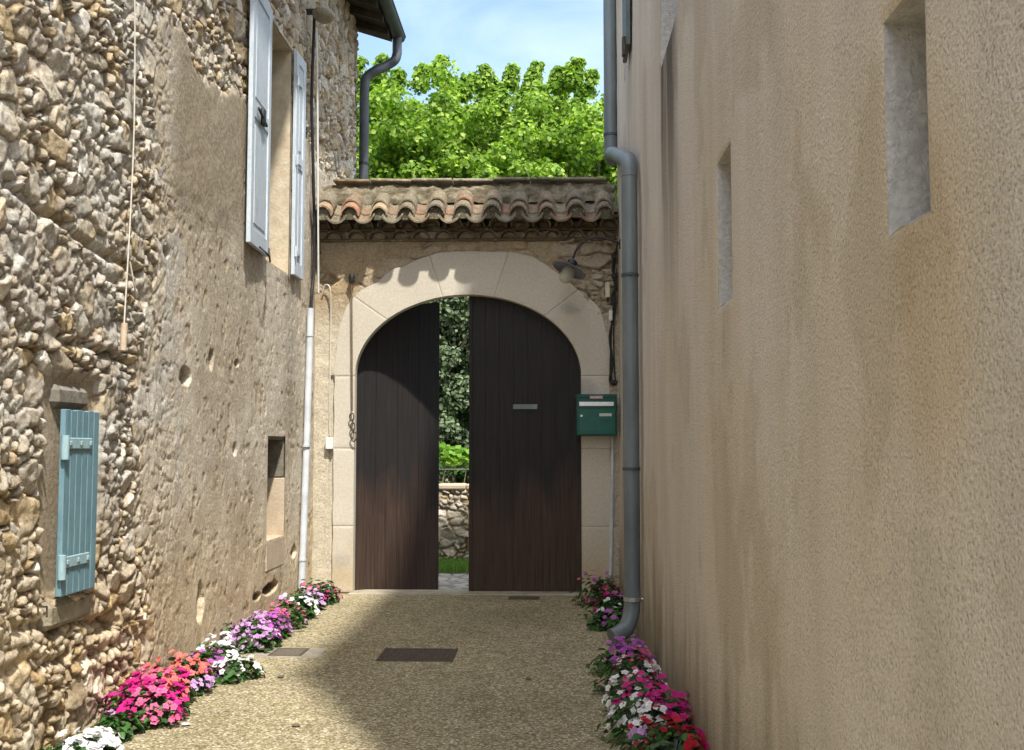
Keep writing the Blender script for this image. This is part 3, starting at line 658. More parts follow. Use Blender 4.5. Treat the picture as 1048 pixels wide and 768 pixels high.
# damp green-brown foot
k = sstep(0.85, 0.0, V+0.9*(fbm(U*5, V*0.9, 5, 3, .6)-0.5)); Cw = mix3(Cw, C3(0.19, 0.165, 0.09)*np.ones(U.shape+(3,)), k*0.8)
kk = sstep(.60, .66, fbm(U*1.4+8, V*1.0+4, 5, 2, .6)); Cw = mix3(Cw, Cw*C3(0.88, 0.86, 0.82), kk)
uc = (U[:-1, :-1]+U[1:, 1:])/2; vc = (V[:-1, :-1]+V[1:, 1:])/2; keep = np.ones(uc.shape, bool)
for s in SL: keep &= ~((uc > s[0]) & (uc < s[1]) & (vc > s[2]) & (vc < s[3]))
keep &= ~((uc < 1.75) & (vc > 3.0)); keep &= ~((uc > 9.6) & (vc > 6.8))
me = fastmesh('wall', np.stack([X_, U, V], -1).reshape(-1, 3), gridfaces(*U.shape, keep)[:, ::-1], Cw.reshape(-1, 3)); mkobj('wall', me, M['roughcast'], right, True)
# reveals with sloped sills
def reveal_right(s, depth, colr):
    y0, y1, z0, z1 = s; n_ = 14; mb = MB(); xa = XR+0.004; xb = XR+depth; rise = depth*0.55
    def patch(f, nu, nv):
        vv = [f(i/nu, j/nv) for i in range(nu+1) for j in range(nv+1)]
        ff = [(i*(nv+1)+j, (i+1)*(nv+1)+j, (i+1)*(nv+1)+j+1, i*(nv+1)+j+1) for i in range(nu) for j in range(nv)]
        mb.add(vv, ff, colr)
    wob = lambda a, b_: 0.006*math.sin(a*23+b_*31)
    patch(lambda i, j: (xa+(xb-xa)*i, y1+wob(i, j*3)*i, z0+rise*i+(z1-z0-rise*i)*j), 6, 12)
    patch(lambda i, j: (xa+(xb-xa)*i, y0, z0+rise*i+(z1-z0-rise*i)*j), 6, 12)
    patch(lambda i, j: (xa+(xb-xa)*i, y0+(y1-y0)*j, z0+rise*i+wob(i, j)), 6, 6)
    patch(lambda i, j: (xa+(xb-xa)*i, y0+(y1-y0)*j, z1), 6, 6)
    return mb
for i, s in enumerate(SL):
    r_ = reveal_right(s, 0.30, (0.68, 0.66, 0.62) if i == 0 else (0.56, 0.52, 0.45)); r_.build('window_reveal', M['slitplaster'], right, False, True)
    p_ = MB(); p_.box((XR+.285, s[0]-.05, s[2]), (XR+.30, s[1]+.05, s[3]+.05)); p_.build('window_pane', M['pane'], right)
mb = MB(); mb.box((XR+.02, 1.75, 3.0), (6.0, 1.87, 9.1)); mb.box((XR+.02, 10.90, -.2), (6.0, 11.035, 6.8)); mb.box((XR+.02, 9.48, 6.7), (6.0, 9.6, 9.1)); mb.box((5.9, 1.85, -.2), (6.0, 10.9, 6.8)); mb.box((5.9, 1.85, 6.8), (6.0, 9.5, 9.1)); mb.box((XR+.02, -4.0, 2.9), (XR+.30, 1.745, 3.02)); mb.build('end_wall', M['cement'], right)
mb = MB(); mb.prism([(XR-.02, 9.1), (6.2, 9.1), (6.2, 9.25), (3.4, 10.1), (XR-.02, 9.25)], 1.65, 9.65); mb.prism([(XR-.02, 6.8), (6.2, 6.8), (6.2, 6.95), (3.4, 7.8), (XR-.02, 6.95)], 9.66, 11.0); mb.build('roof', M['tile'], right)
# grey-green shutter on the upper window of the right house
mb = MB(); Mt = Matrix.Translation((XR-0.035, 8.86, 0)) @ Matrix.Rotation(R(0), 4, 'Z')
mb.box((-.02, 0, 4.93), (.016, .45, 6.35), .004, Mt); g2 = mb.build('shutter', M['greenpaint'], right)
mb = MB(); mb.box((-.05, .05, 4.86), (-.021, .12, 5.02), .004, Mt); mb.build('shutter_catch', M['rust'], g2); mb = MB(); mb.box((-.04, .02, 5.5), (-.021, .40, 5.55), .004, Mt); mb.build('strap_hinge', M['rust'], g2)

# ------------------------------------------------------------------ arched gateway
gate = thing('arched_gateway', 'cream stone archway with dark wooden doors under a small tiled roof', 'gateway', (-0.83, YG, 0))
CX, CZ, AX, AZ = -0.845, 2.24, 1.178, 0.85
def pg(px, py): return (px-562)/98.73, 1.5+(458-py)/98.73
ext = [(624, 385), (622, 345), (619, 332), (610, 311), (590, 295), (567, 277), (548, 262), (530, 258), (500, 256), (470, 256), (447, 257), (440, 259), (420, 268), (401, 274), (385, 287), (366, 297), (354, 312), (347, 332), (343, 355), (341, 385)]
EA = np.array([math.atan2(385-y, x-478.5) for x, y in ext]); ER = np.array([math.hypot(385-y, x-478.5)/98.73 for x, y in ext])
def erad(t, fine=True):
    r = np.interp(t, EA, ER)
    if fine: r = r+0.035*(fbm(np.array([t*9.0]), np.array([3.3]), 3, 2)[0]-0.5)
    return r
def irad(t):  # ellipse radius along direction t
    return 1/math.sqrt((math.cos(t)/AX)**2+(math.sin(t)/AZ)**2)
def wblock(mb, grid, depth, colr):
    """grid[i][j] front points; closed block of given depth along +y, slight rounding at the rim"""
    n, m_ = len(grid), len(grid[0]); base_i = len(mb.v); vs = []; fs = []
    for i in range(n):
        for j in range(m_):
            p = Vector(grid[i][j]); rim = i in (0, n-1) or j in (0, m_-1)
            vs.append((p.x, p.y+(0.003 if rim else 0), p.z))
    for i in range(n-1):
        for j in range(m_-1): fs.append((i*m_+j, (i+1)*m_+j, (i+1)*m_+j+1, i*m_+j+1))
    loop = [(i, 0) for i in range(n)]+[(n-1, j) for j in range(1, m_)]+[(i, m_-1) for i in range(n-2, -1, -1)]+[(0, j) for j in range(m_-2, 0, -1)]
    k0 = len(vs)
    for (i, j) in loop: p = Vector(grid[i][j]); vs.append((p.x, YG+depth, p.z))
    for a in range(len(loop)):
        b_ = (a+1) % len(loop); i, j = loop[a]; i2, j2 = loop[b_]
        fs.append((i*m_+j, i2*m_+j2, k0+b_, k0+a))
    mb.add(vs, fs, colr)
def fr(v): return YG-0.028+0.007*(fbm(np.array([v[0]*5]), np.array([v[1]*5]), 3, 1)[0]-0.5)
arch = MB()
def lin(a, b_, n): return [a+(b_-a)*i/(n-1) for i in range(n)]
SC = [(0.53, 0.485, 0.405), (0.515, 0.47, 0.39), (0.545, 0.50, 0.42), (0.52, 0.47, 0.385)]
def gprof(n, g=0.004): # v samples, dense near rims
    return [0, g*1.5]+[0.02+0.96*i/(n-5) for i in range(n-4)]+[1-g*1.5, 1]
angs = [R(a) for a in (180, 145, 107.6, 71.8, 38, 0)]
for a0, a1 in zip(angs[:-1], angs[1:]):
    g = 0.0010; ts = [a0-g]+lin(a0-g-0.006, a1+g+0.006, 26)+[a1+g]; vv = gprof(12)
    arch_grid = []
    for t_ in ts:
        ri, re = irad(t_), erad(t_); row = []
        for q_ in vv:
            r_ = ri+(re-ri)*q_; x = CX+r_*math.cos(t_); z = CZ+r_*math.sin(t_); row.append((x, fr((x, z)), z))
        arch_grid.append(row)
    wblock(arch, arch_grid, 0.095, random.choice(SC))
for side in (-1, 1):
    xi = CX+side*AX; zz = [0.012, 0.69, 1.49, CZ]
    for z0, z1 in zip(zz[:-1], zz[1:]):
        g = 0.0015; zsamp = [z0+g]+lin(z0+g+.01, z1-g-.01, 16)+[z1-g]; gr = []
        for z in zsamp:
            xe = CX+side*((ER[-1] if side < 0 else ER[0]))+side*0.02*(fbm(np.array([z*5]), np.array([side+2.]), 3, 1)[0]-0.5)
            gr.append([(xi+(xe-xi)*q_, fr((xi+(xe-xi)*q_, z)), z) for q_ in gprof(10)])
        wblock(arch, gr, 0.095, random.choice(SC))
# stains on the stones: warm foot, grey oval mends
def stain(c, x, z):
    c = np.array(c); k = float(sstep(0.9, 0.0, np.array(z)))*0.55*float(fbm(np.array([x*8]), np.array([z*5]), 3, 2)[0])*2; c = c*(1-k)+np.array((0.42, 0.31, 0.16))*k
    for (px, py, rx, ry, s_) in ((583, 316, 11, 6, .5), (600, 397, 8, 9, .45), (351, 573, 10, 8, .35)):
        X0, Z0 = pg(px, py); q_ = math.hypot((x-X0)/(rx/98.), (z-Z0)/(ry/98.)); kk = s_*float(sstep(1.15, .8, np.array(q_))); c = c*(1-kk)+np.array((0.27, 0.26, 0.24))*kk
    return tuple(c)
arch.c = [stain(c, v[0], v[2]) for c, v in zip(arch.c, arch.v)]
ao = arch.build('arch', M['dressed'], gate, True)
# finer skin so the oval mends read: subdivide once
sm_ = ao.modifiers.new('sub', 'SUBSURF'); sm_.subdivision_type = 'SIMPLE'; sm_.levels = 1; sm_.render_levels = 1
# mortar behind the joints
mb = MB()
pts_i = [(CX+(irad(t_)+.012)*math.cos(t_), CZ+(irad(t_)+.012)*math.sin(t_)) for t_ in lin(math.pi, 0, 40)]
pts_o = [(CX+(erad(t_, False)-.02)*math.cos(t_), CZ+(erad(t_, False)-.02)*math.sin(t_)) for t_ in lin(math.pi, 0, 40)]
P_i = [(CX-AX-.012, 0.0)]+pts_i+[(CX+AX+.012, 0.0)]; P_o = [(CX-ER[-1]+.02, 0.0)]+pts_o+[(CX+ER[0]-.02, 0.0)]
n = len(P_i); vs = [(x, YG+.004, z) for x, z in P_i]+[(x, YG+.004, z) for x, z in P_o]
mb.add(vs, [(i, i+1, n+i+1, n+i) for i in range(n-1)]); mb.build('mortar', M['paleplaster'], gate)
# rough masonry face
us = steps((XL-0.02, XR+0.02, 0.012)); vz = steps((-0.02, 3.86, 0.012)); U, V = np.meshgrid(us, vz, indexing='ij')
Hm, Cm, smm = rubble(U, V, 0.34, 0.13, 4, 0.75)
pl = np.maximum(sstep(0.40, 0.55, fbm(U*2.2+7, V*2.5, 4, 5)+0.25*sstep(2.9, 1.8, V)), sstep(3.35, 3.0, V)*(U < -1)); pq = pl*(0.75+0.23*(U < -1.9)); Hm = Hm*(1-pq)+pq*(0.04+0.02*fbm(U*9, V*9, 4, 1))
BROWN = C3(0.36, 0.275, 0.170)*np.ones(U.shape+(3,)); Cm = mix3(Cm*0.92, BROWN, 0.45+0.35*pl)
Cm = mix3(Cm, C3(0.54, 0.48, 0.37)*np.ones(U.shape+(3,)), sstep(3.1, 2.6, V)*(0.75+.2*(U < -1.9)))
Yf = YG+0.035-Hm
ang = np.arctan2(V-CZ, U-CX); rad = np.hypot(U-CX, V-CZ); ri = 1/np.sqrt((np.cos(ang)/AX)**2+(np.sin(ang)/AZ)**2)
inside = np.where(V > CZ, rad < ri+0.07, np.abs(U-CX) < AX+0.06)
ke = ~(inside[:-1, :-1] | inside[1:, 1:])
# keep masonry behind the dressed stones
reo = np.interp(ang, EA, ER)-0.03; behind = np.where(V > CZ, rad < reo, np.abs(U-CX) < ER[0]-0.04); Yf = np.where(behind, np.maximum(Yf, YG+0.012), Yf)
me = fastmesh('wall', np.stack([U, Yf, V], -1).reshape(-1, 3), gridfaces(*U.shape, ke), Cm.reshape(-1, 3)); mkobj('wall', me, M['masonry'], gate, True)
# wall core behind the doors
mb = MB(); N = 36; inn = [(CX-AX-.10, -.2)]+[(CX+(AX+.10)*math.cos(t_), CZ+(AZ+.10)*math.sin(t_)) for t_ in lin(math.pi, 0, N)]+[(CX+AX+.10, -.2)]
out = [(XL-.05, -.2)]+[(XL-.05, 3.0) if i < 6 else (XR+.02, 3.0) if i > N-7 else (CX+(AX+.4)*math.cos(t_), 3.95) for i, t_ in enumerate(lin(math.pi, 0, N))]+[(XR+.02, -.2)]
out = [(XL-.05, -.2)]+[((XL-.05) if math.cos(t_) < -.8 else (XR+.02) if math.cos(t_) > .8 else CX+math.cos(t_)*(AX+.45), 3.95 if math.sin(t_) > .45 else CZ+math.sin(t_)*3.0) for t_ in lin(math.pi, 0, N)]+[(XR+.02, -.2)]
n = len(inn); vs = []
for y in (YG+.26, YG+.55): vs += [(x, y, z) for x, z in inn]+[(x, y, z) for x, z in out]
fs = [(i, i+1, n+i+1, n+i) for i in range(n-1)]+[(2*n+i, 3*n+i, 3*n+i+1, 2*n+i+1) for i in range(n-1)]+[(i, 2*n+i, 2*n+i+1, i+1) for i in range(n-1)]
mb.add(vs, fs); mb.box((XL-.05, YG+.07, 3.30), (XR+.02, YG+.555, 4.0)); mb.build('inner_wall', M['cement'], gate)
# doors
def arch_z(x, grow=0.035):
    q_ = 1-((x-CX)/(AX+grow))**2; return CZ+(AZ+grow)*math.sqrt(max(q_, 0))
def leaf(name, xa, width, sign, Mx, zb, nplank=8):
    mb = MB()
    for i in range(nplank):
        s0 = i*width/nplank+.0012; s1 = (i+1)*width/nplank-.0012; ss = lin(s0, s1, 5)
        top = [(sign*s, arch_z(xa+sign*s)) for s in ss]
        mb.prism([(sign*s0, zb)]+top+[(sign*s1, zb)], 0.0015*(i % 2), 0.045, Mx)
    ss = lin(.002, width-.002, 30); mb.prism([(sign*.002, zb+.004)]+[(sign*q, arch_z(xa+sign*q)-.004) for q in ss]+[(sign*(width-.002), zb+.004)], .0455, .055, Mx)
    return mb.build(name, M['door'], gate)
xh = CX+AX+.032
dR = leaf('door', xh, 1.180, -1, Matrix.Translation((xh, YG+.10, 0)), 0.018)
tag(dR, 'closed right door leaf of dark vertical planks with a letter slot')
xh2 = CX-AX-.032
dL = leaf('door', xh2, 1.05, 1, Matrix.Translation((xh2, YG+.11, 0)) @ Matrix.Rotation(R(37), 4, 'Z'), -0.105)
tag(dL, 'left door leaf standing ajar, inwards')
a = atY(525, 414, YG+.09); b_ = atY(550, 419, YG+.09)
mb = MB(); mb.box((a.x, YG+.078, b_.z), (b_.x, YG+.099, a.z), .003); mb.build('letter_flap', M['zinc'], dR)
mb = MB(); mb.box((a.x, YG+.093, b_.z-.022), (b_.x, YG+.099, b_.z-.003), 0); mb.build('letter_slot', M['blackcable'], dR)
mb = MB(); mb.box((CX+.008, YG+.084, .02), (CX+.04, YG+.099, 3.10), .002); mb.build('meeting_strip', M['door'], dR)

# tiled roof of the gateway: ridge slabs, cover/channel tiles, two-course genoise
roofg = MB()
ridgeY, ridgeZ, eY, eZ = YG+0.30, 4.33, YG-0.33, 3.93
roofg.add([(XL-.02, eY+.20, eZ+.0), (XR-.01, eY+.20, eZ+.0), (XR-.01, ridgeY, ridgeZ-.10), (XL-.02, ridgeY, ridgeZ-.10), (XR-.01, ridgeY+.75, eZ-.07), (XL-.02, ridgeY+.75, eZ-.07)], [(0, 1, 2, 3), (3, 2, 4, 5), (0, 5, 4, 1), (0, 3, 5), (1, 4, 2)], (0.26, 0.21, 0.14))
pitch = 0.288; dirv = Vector((0, ridgeY-eY, ridgeZ-eZ)).normalized()
x = XL+0.13; i = 0
while x < XR-0.02:
    jx = random.uniform(-.012, .012); jz = random.uniform(-.008, .012); jy = random.uniform(-.03, .02)
    p0 = Vector((x+jx, eY+jy, eZ-.045+jz)); c_ = TC[1] if i < 2 else random.choice(TC)
    r0 = 0.098+random.uniform(-.006, .006)
    c_ = [(0.44, 0.27, 0.15), (0.46, 0.22, 0.13), (0.42, 0.31, 0.19)][i] if i < 3 else random.choice([(0.22, 0.16, 0.11), (0.25, 0.19, 0.13), (0.19, 0.15, 0.11), (0.26, 0.17, 0.11)])
    tile(roofg, p0, p0+dirv*.34, r0, r0-.012, 1, .015, 11, c_, 172, random.uniform(-.05, .05))
    q0 = p0+dirv*(.115+random.uniform(-.02, .02))+Vector((random.uniform(-.008, .008), 0, .026))
    tile(roofg, q0, q0+dirv*.30, r0+.002, r0-.012, 1, .014, 11, random.choice(TC), 172, random.uniform(-.06, .06))
    # mortar plug in the cover tile's mouth, set back, dropped to block sun
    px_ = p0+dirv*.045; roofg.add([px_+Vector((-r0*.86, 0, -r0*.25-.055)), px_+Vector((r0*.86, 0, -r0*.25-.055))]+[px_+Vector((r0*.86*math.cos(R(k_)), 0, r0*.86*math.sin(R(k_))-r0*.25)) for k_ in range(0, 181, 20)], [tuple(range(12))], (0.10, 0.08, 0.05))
    cxx = x+pitch/2
    if cxx < XR-.03:
        p0 = Vector((cxx+jx, eY-.035+random.uniform(-.02, .02), eZ-.055)); tile(roofg, p0+Vector((0, 0, .012)), p0+dirv*.5, .125, .135, -1, .015, 11, random.choice(TC), 118)
        tile(roofg, p0+dirv*.2+Vector((0, 0, .02)), p0+dirv*.60, .122, .13, -1, .014, 11, random.choice(TC), 118)
    x += pitch; i += 1
rg = roofg.build('tile_roof', M['tile'], gate)
# crumbly mortar band under the ridge (fills between the tiles) and the ridge slabs
us = steps((XL-.01, XR-.02, .015)); tt = np.linspace(0, 1, 26); U, T = np.meshgrid(us, tt, indexing='ij'); nz = fbm(U*9, T*3, 4, 2, .6); 
y_ = eY+.38+(ridgeY-.10-eY-.38)*T**1.3-.07*(nz-.5); z_ = ridgeZ-.255+.245*T**.8+.045*(nz-.5)
cm = mix3(C3(0.11, 0.09, 0.055)*np.ones(U.shape+(3,)), C3(0.22, 0.19, 0.135), sstep(.35, .65, fbm(U*13, T*4, 4, 4, .6)))
me = fastmesh('ridge_mortar', np.stack([U, y_, z_], -1).reshape(-1, 3), gridfaces(*U.shape), cm.reshape(-1, 3)); mkobj('ridge_mortar', me, M['masonry'], rg, True)
mb = MB(); x = XL+.14; cs_ = [(0.47, 0.30, 0.19), (0.44, 0.36, 0.25), (0.50, 0.44, 0.33), (0.42, 0.37, 0.29), (0.34, 0.30, 0.23), (0.37, 0.32, 0.25), (0.33, 0.28, 0.21)]; k = 0
while x < XR-.12:
    wd = random.uniform(.38, .50); x2 = min(x+wd, XR-.03); tl = random.uniform(-.012, .012)
    mb.box((-wd/2, -.17, -.012), (wd/2-.004, .19, .016), .006, Matrix.Translation(((x+x2)/2, ridgeY, ridgeZ+.022+random.uniform(-.005, .010))) @ Matrix.Rotation(tl+.015, 4, 'Y') @ Matrix.Rotation(random.uniform(-.03, .03), 4, 'Z'), cs_[k % 7]); x += wd; k += 1
mb.build('ridge_slab', M['tile'], rg)
# genoise: rows of tile mouths with mortar shelves, underside shade painted into their colours
gen = MB(); 
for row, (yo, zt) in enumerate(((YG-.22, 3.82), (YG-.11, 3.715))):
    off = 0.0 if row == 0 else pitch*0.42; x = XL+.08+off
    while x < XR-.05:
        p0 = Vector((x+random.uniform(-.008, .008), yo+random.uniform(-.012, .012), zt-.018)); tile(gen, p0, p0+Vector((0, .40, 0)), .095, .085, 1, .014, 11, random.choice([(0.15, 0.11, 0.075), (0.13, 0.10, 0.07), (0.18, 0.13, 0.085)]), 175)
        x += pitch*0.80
    # mortar shelf above each row with spandrels between the arcs
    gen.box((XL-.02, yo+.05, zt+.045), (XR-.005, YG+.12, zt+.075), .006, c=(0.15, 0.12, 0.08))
    gen.box((XL-.02, yo+.24, zt-.06), (XR-.005, YG+.11, zt+.046), .0, c=(0.07, 0.055, 0.035))  # near-black backing paints the shade inside the mouths
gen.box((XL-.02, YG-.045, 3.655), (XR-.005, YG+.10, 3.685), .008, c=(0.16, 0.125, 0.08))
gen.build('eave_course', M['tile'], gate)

# ------------------------------------------------------------------ big zinc downpipe on the right
dpr = thing('downpipe', 'thick grey zinc downpipe crossing the gateway roof down to the right flower bed', 'downpipe', (0.64, 8.3, 0))
xp = XR-0.085; yp = 8.26; rp = 0.063
zt = atY(646, 166, yp).z
top = atY(624, 172, YG+.12); 
low = [(xp, yp, zt-.12), (xp, yp, 0.42), (xp, yp, 0.30)]
foot = catmull([(xp, yp, 0.34), (xp-.012, yp-.01, 0.23), (xp-.05, yp-.04, 0.13), (xp-.11, yp-.08, 0.09), (xp-.165, yp-.11, 0.07)], 6)
elbow = catmull([(xp, YG-.25, top.z+.02), (xp, YG-.65, top.z-.06), (xp, yp+.30, zt+.10), (xp, yp+.10, zt+.04), (xp, yp+.01, zt-.03), (xp, yp, zt-.12)], 8)
mb = MB(); mb.tube(low[:2]+foot, rp, 18); mb.build('lower_pipe', M['zinc'], dpr, True)
mb = MB(); mb.tube(elbow, rp+.003, 18); mb.build('elbow_pipe', M['zinc'], dpr, True)
xu = atY(624.5, 90, YG-.02).x
mb = MB(); mb.tube([(xu, YG-.02, 6.75), (xu, YG-.02, top.z+.16)]+catmull([(xu, YG-.02, top.z+.16), (xu, YG-.05, top.z+.06), (xu+.01, YG-.14, top.z+.02), (xp, YG-.25, top.z+.02)], 6), .068, 18); mb.build('upper_pipe', M['zinc'], dpr, True)
for z in (atY(646, 282, yp).z, atY(646, 480, yp).z):
    mb = MB(); mb.tube([(xp, yp, z-.012), (xp, yp, z+.012)], rp+.006, 18); mb.box((xp-.012, yp-rp-.02, z-.014), (xp+.012, yp-rp+.004, z+.014), .003); mb.build('bracket', M['zincdark'], dpr)
mb = MB(); z = atY(646, 613, yp).z; mb.tube([(xp, yp, z-.014), (xp, yp, z+.014)], rp+.007, 18); mb.box((xp-.015, yp-rp-.03, z-.014), (xp+.015, yp-rp+.004, z+.014), .003); mb.tube([(xp, yp-.01, z), (XR+.01, yp-.01, z)], .008, 8); mb.build('bracket', M['steel'], dpr)
mb = MB(); z = atY(624, 139, YG).z; mb.tube([(xu, YG-.02, z-.012), (xu, YG-.02, z+.012)], .076, 18); mb.build('bracket', M['zincdark'], dpr)

# ------------------------------------------------------------------ mailbox
mx0, mx1 = atY(590, 420, YG-.22).x, atY(631, 420, YG-.22).x; mz0, mz1 = atY(600, 446, YG-.22).z, atY(600, 404, YG-.22).z; my = YG-.22
mbx = thing('mailbox', 'dark green metal mailbox fixed beside the right door jamb', 'mailbox', ((mx0+mx1)/2, my+.1, mz0))
mb = MB(); mb.box((mx0, my, mz0), (mx1, YG-.045, mz1), .006); mb.box((mx0-.004, my-.008, mz1-.035), (mx1+.004, YG-.045, mz1+.004), .006); mb.build('body', M['mailgreen'], mbx)
mb = MB(); mb.box((mx0+.022, my-.012, mz0+.012), (mx1-.012, my-.001, mz1-.145), .003); dr = mb.build('door', M['mailface'], mbx)
mb = MB(); fz = mz1-.105; mb.box((mx0+.028, my-.02, fz-.012), (mx1-.028, my-.001, fz+.03), .003, c=None); mb.build('flap', M['alu'], mbx)
mb = MB(); mb.box((mx1-.175, my-.0155, mz0+.195), (mx1-.05, my-.012, mz0+.225), .001); mb.build('name_plate', M['label'], dr)
mb = MB(); mb.tube([(mx0+.05, my-.012, mz0+.20), (mx0+.05, my-.02, mz0+.20)], .012, 12); mb.build('lock', M['steel'], dr)
mb = MB(); mb.box((mx0+.135, my-.012, mz1-.052+.01), (mx0+.265, my-.0085, mz1-.022+.008), .001); mb.build('sticker', M['redlabel'], mbx)
mb = MB(); mb.box((mx0+.03, my-.0135, mz0+.035), (mx1-.02, my-.012, mz0+.04), 0); mb.box((mx1-.16, my-.0145, mz0+.150), (mx1-.07, my-.012, mz0+.158), 0); mb.build('trim', M['mailgreen'], dr)

# ------------------------------------------------------------------ lamp
ly = YG-.45
lp = thing('wall_lamp', 'swan neck outdoor lamp with flat enamel shade and glass jar above the mailbox', 'lamp', (0.70, ly, 3.5))
arm = catmull([Vector((XR-.002, ly, atY(634, 250, ly).z)), atY(622, 245, ly), atY(608, 243, ly), atY(597, 248, ly), atY(590, 256, ly), atY(586, 266, ly)], 8)
mb = MB(); mb.tube(arm, .011, 10); z = arm[0].z; mb.box((XR-.012, ly-.03, z-.05), (XR+.004, ly+.03, z+.05), .004); mb.build('arm', M['darkiron'], lp, True)
cp = atY(584, 273, ly); Ml = Matrix.Translation(cp) @ Matrix.Rotation(R(24), 4, 'Y') @ Matrix.Rotation(R(-10), 4, 'X')
mb = MB(); mb.lathe([(0.0, .075), (.032, .073), (.042, .06), (.045, .012), (.06, .002), (.165, -.030), (.180, -.042), (.176, -.046), (.160, -.036), (.05, -.008), (0, -.004)], Ml, 28); mb.build('shade', M['enamel'], lp, True)
mb = MB(); mb.lathe([(.046, .062), (.050, .058), (.050, .016), (.046, .014)], Ml, 20); mb.build('lamp_cap', M['darkiron'], lp, True)
mb = MB(); mb.lathe([(.048, -.008), (.062, -.03), (.068, -.09), (.066, -.13), (.052, -.165), (.025, -.182), (0, -.185)], Ml, 24); mb.build('glass_jar', M['glass'], lp, True)
mb = MB(); mb.lathe([(.0, -.01), (.02, -.012), (.022, -.06), (.034, -.09), (.03, -.12), (0, -.135)], Ml, 16); mb.build('bulb', M['porcelain'], lp, True)

# ------------------------------------------------------------------ cables on the right
def P_g(px, py, out=0.06): return atY(px, py, YG-out)
cb = thing('cable_bundle', 'bundle of black cables hanging in the corner beside the big downpipe', 'cable', tuple(P_g(628, 320)))
for k_, pts in enumerate(([(632, 247), (630, 262), (628, 280), (629, 300), (626, 330), (625, 360), (625, 385), (629, 394), (632, 390)], [(629, 258), (627, 275), (630, 292), (626, 306), (629, 318), (624, 345), (627, 372), (624, 388), (627, 394)], [(631, 275), (630, 300), (628, 340), (629, 380), (630, 390)])):
    mb = MB(); mb.tube(catmull([P_g(x, y, .05+.015*k_) for x, y in pts], 5), [.009, .012, .007][k_], 8); mb.build('cable', M['blackcable'], cb, True)
for (px, py) in ((628, 263), (628, 283), (627, 310), (627, 391)):
    mb = MB(); p = P_g(px, py, .05); mb.box((p.x-.022, p.y-.03, p.z-.02), (p.x+.022, p.y+.03, p.z+.02), .006); mb.build('clamp', M['darkiron'], cb)
ins = thing('insulator', 'yellowed porcelain insulator on the wall beside the cable bundle', 'insulator', tuple(P_g(622, 298)))
p = P_g(622, 297, .06); mb = MB(); mb.lathe([(0, .085), (.022, .08), (.028, .05), (.026, -.06), (.032, -.075), (0, -.08)], Matrix.Translation(p), 14); mb.build('body', M['porcelain'], ins, True); mb = MB(); mb.tube([(p.x, p.y, p.z-.07), (p.x, p.y, p.z-.13)], .006, 8); mb.tube([(p.x, p.y, p.z-.12), (p.x, YG+.02, p.z-.12)], .006, 8); mb.build('pin', M['darkiron'], ins)
p = P_g(625, 323, .075); mb = MB(); mb.box((p.x-.018, p.y-.02, p.z-.055), (p.x+.018, p.y+.02, p.z+.055), .008); tag(mb.build('cable_connector', M['white']), 'small white cable connector in the black cable bundle', 'connector')
mb = MB(); mb.tube([P_g(627, 448, .03), P_g(626.5, 500, .03), P_g(625, 589, .03)], .019, 10); tag(mb.build('conduit', M['pvc'], None, True), 'thin pale conduit below the mailbox beside the big downpipe', 'conduit')

# ------------------------------------------------------------------ left conduits, cables, bell pull
mb = MB(); a = atX(318, 316, XL+.05); b_ = atX(308.5, 603, XL+.05); mid = (a+b_)/2+Vector((0.0, .02, 0)); mb.tube([a, mid, b_], .034, 14)
cp_ = thing('conduit', 'long pale grey plastic pipe leaning down the left wall', 'conduit', tuple(b_)); mb.build('pipe', M['pvc'], cp_, True)
for f in (.1, .5, .9): mb = MB(); p = a.lerp(b_, f); mb.tube([p+Vector((0, 0, -.01)), p+Vector((0, 0, .01))], .038, 12); mb.build('clip', M['pvc'], cp_)
mb = MB(); mb.tube(catmull([atX(318.5, 318, XL+.05), atX(319, 300, XL+.05), atX(321, 280, XL+.05), atX(321.5, 230, XL+.05), atX(320, 150, XL+.05), atX(319, 100, XL+.05), atX(321, 40, XL+.05), atX(322, 10, XL+.06)], 6), .016, 8)
mb.tube(catmull([atX(327, 260, XL+.06), atX(324, 235, XL+.06), atX(321, 205, XL+.06), atX(320, 180, XL+.06)], 5), .014, 8)
tag(mb.build('cable', M['blackcable'], None, True), 'dark cable running up the left wall beyond the far shutter', 'cable')
mb = MB(); mb.tube(catmull([atX(324, 28, XL+.09), atX(325, 120, XL+.09), atX(325.5, 220, XL+.09), atX(326, 300, XL+.08)], 6), .010, 8)
tag(mb.build('cable', M['white'], None, True), 'thin white cable dropping from the eave to the left corner of the gateway', 'cable')
fl = thing('eave_light', 'small grey oval fitting under the eave of the stone house', 'light fitting', tuple(atX(331, 18, XL+.15)))
p = atX(331, 16, XL+.16); mb = MB(); mb.lathe([(0, .05), (.09, .045), (.11, .02), (.105, -.02), (.07, -.05), (0, -.055)], Matrix.Translation(p) @ Matrix.Diagonal((1, 1.4, 1, 1)), 20); mb.build('body', M['concrete'], fl, True)
mb = MB(); mb.box((XL-.02, p.y-.04, p.z+.02), (p.x, p.y+.04, p.z+.06), .008); mb.build('bracket', M['darkiron'], fl)
mb = MB(); mb.tube(catmull([P_g(330, 300, .05), P_g(333, 292, .07), P_g(338, 297, .09), P_g(338.5, 330, .03), P_g(337.5, 400, .03), P_g(337.5, 446, .03)], 6), .0085, 8)
tag(mb.build('cable', M['creamcable'], None, True), 'cream cable stapled down the left edge of the gateway to a white box', 'cable')
p0 = atY(333.5, 448, YG-.05); p1 = atY(341, 460, YG-.05); mb = MB(); mb.box((p0.x, YG-.075, p1.z), (p1.x, YG-.005, p0.z), .006); sw = mb.build('switch_box', M['white']); tag(sw, 'small white plastic box at the left edge of the gateway', 'switch box')
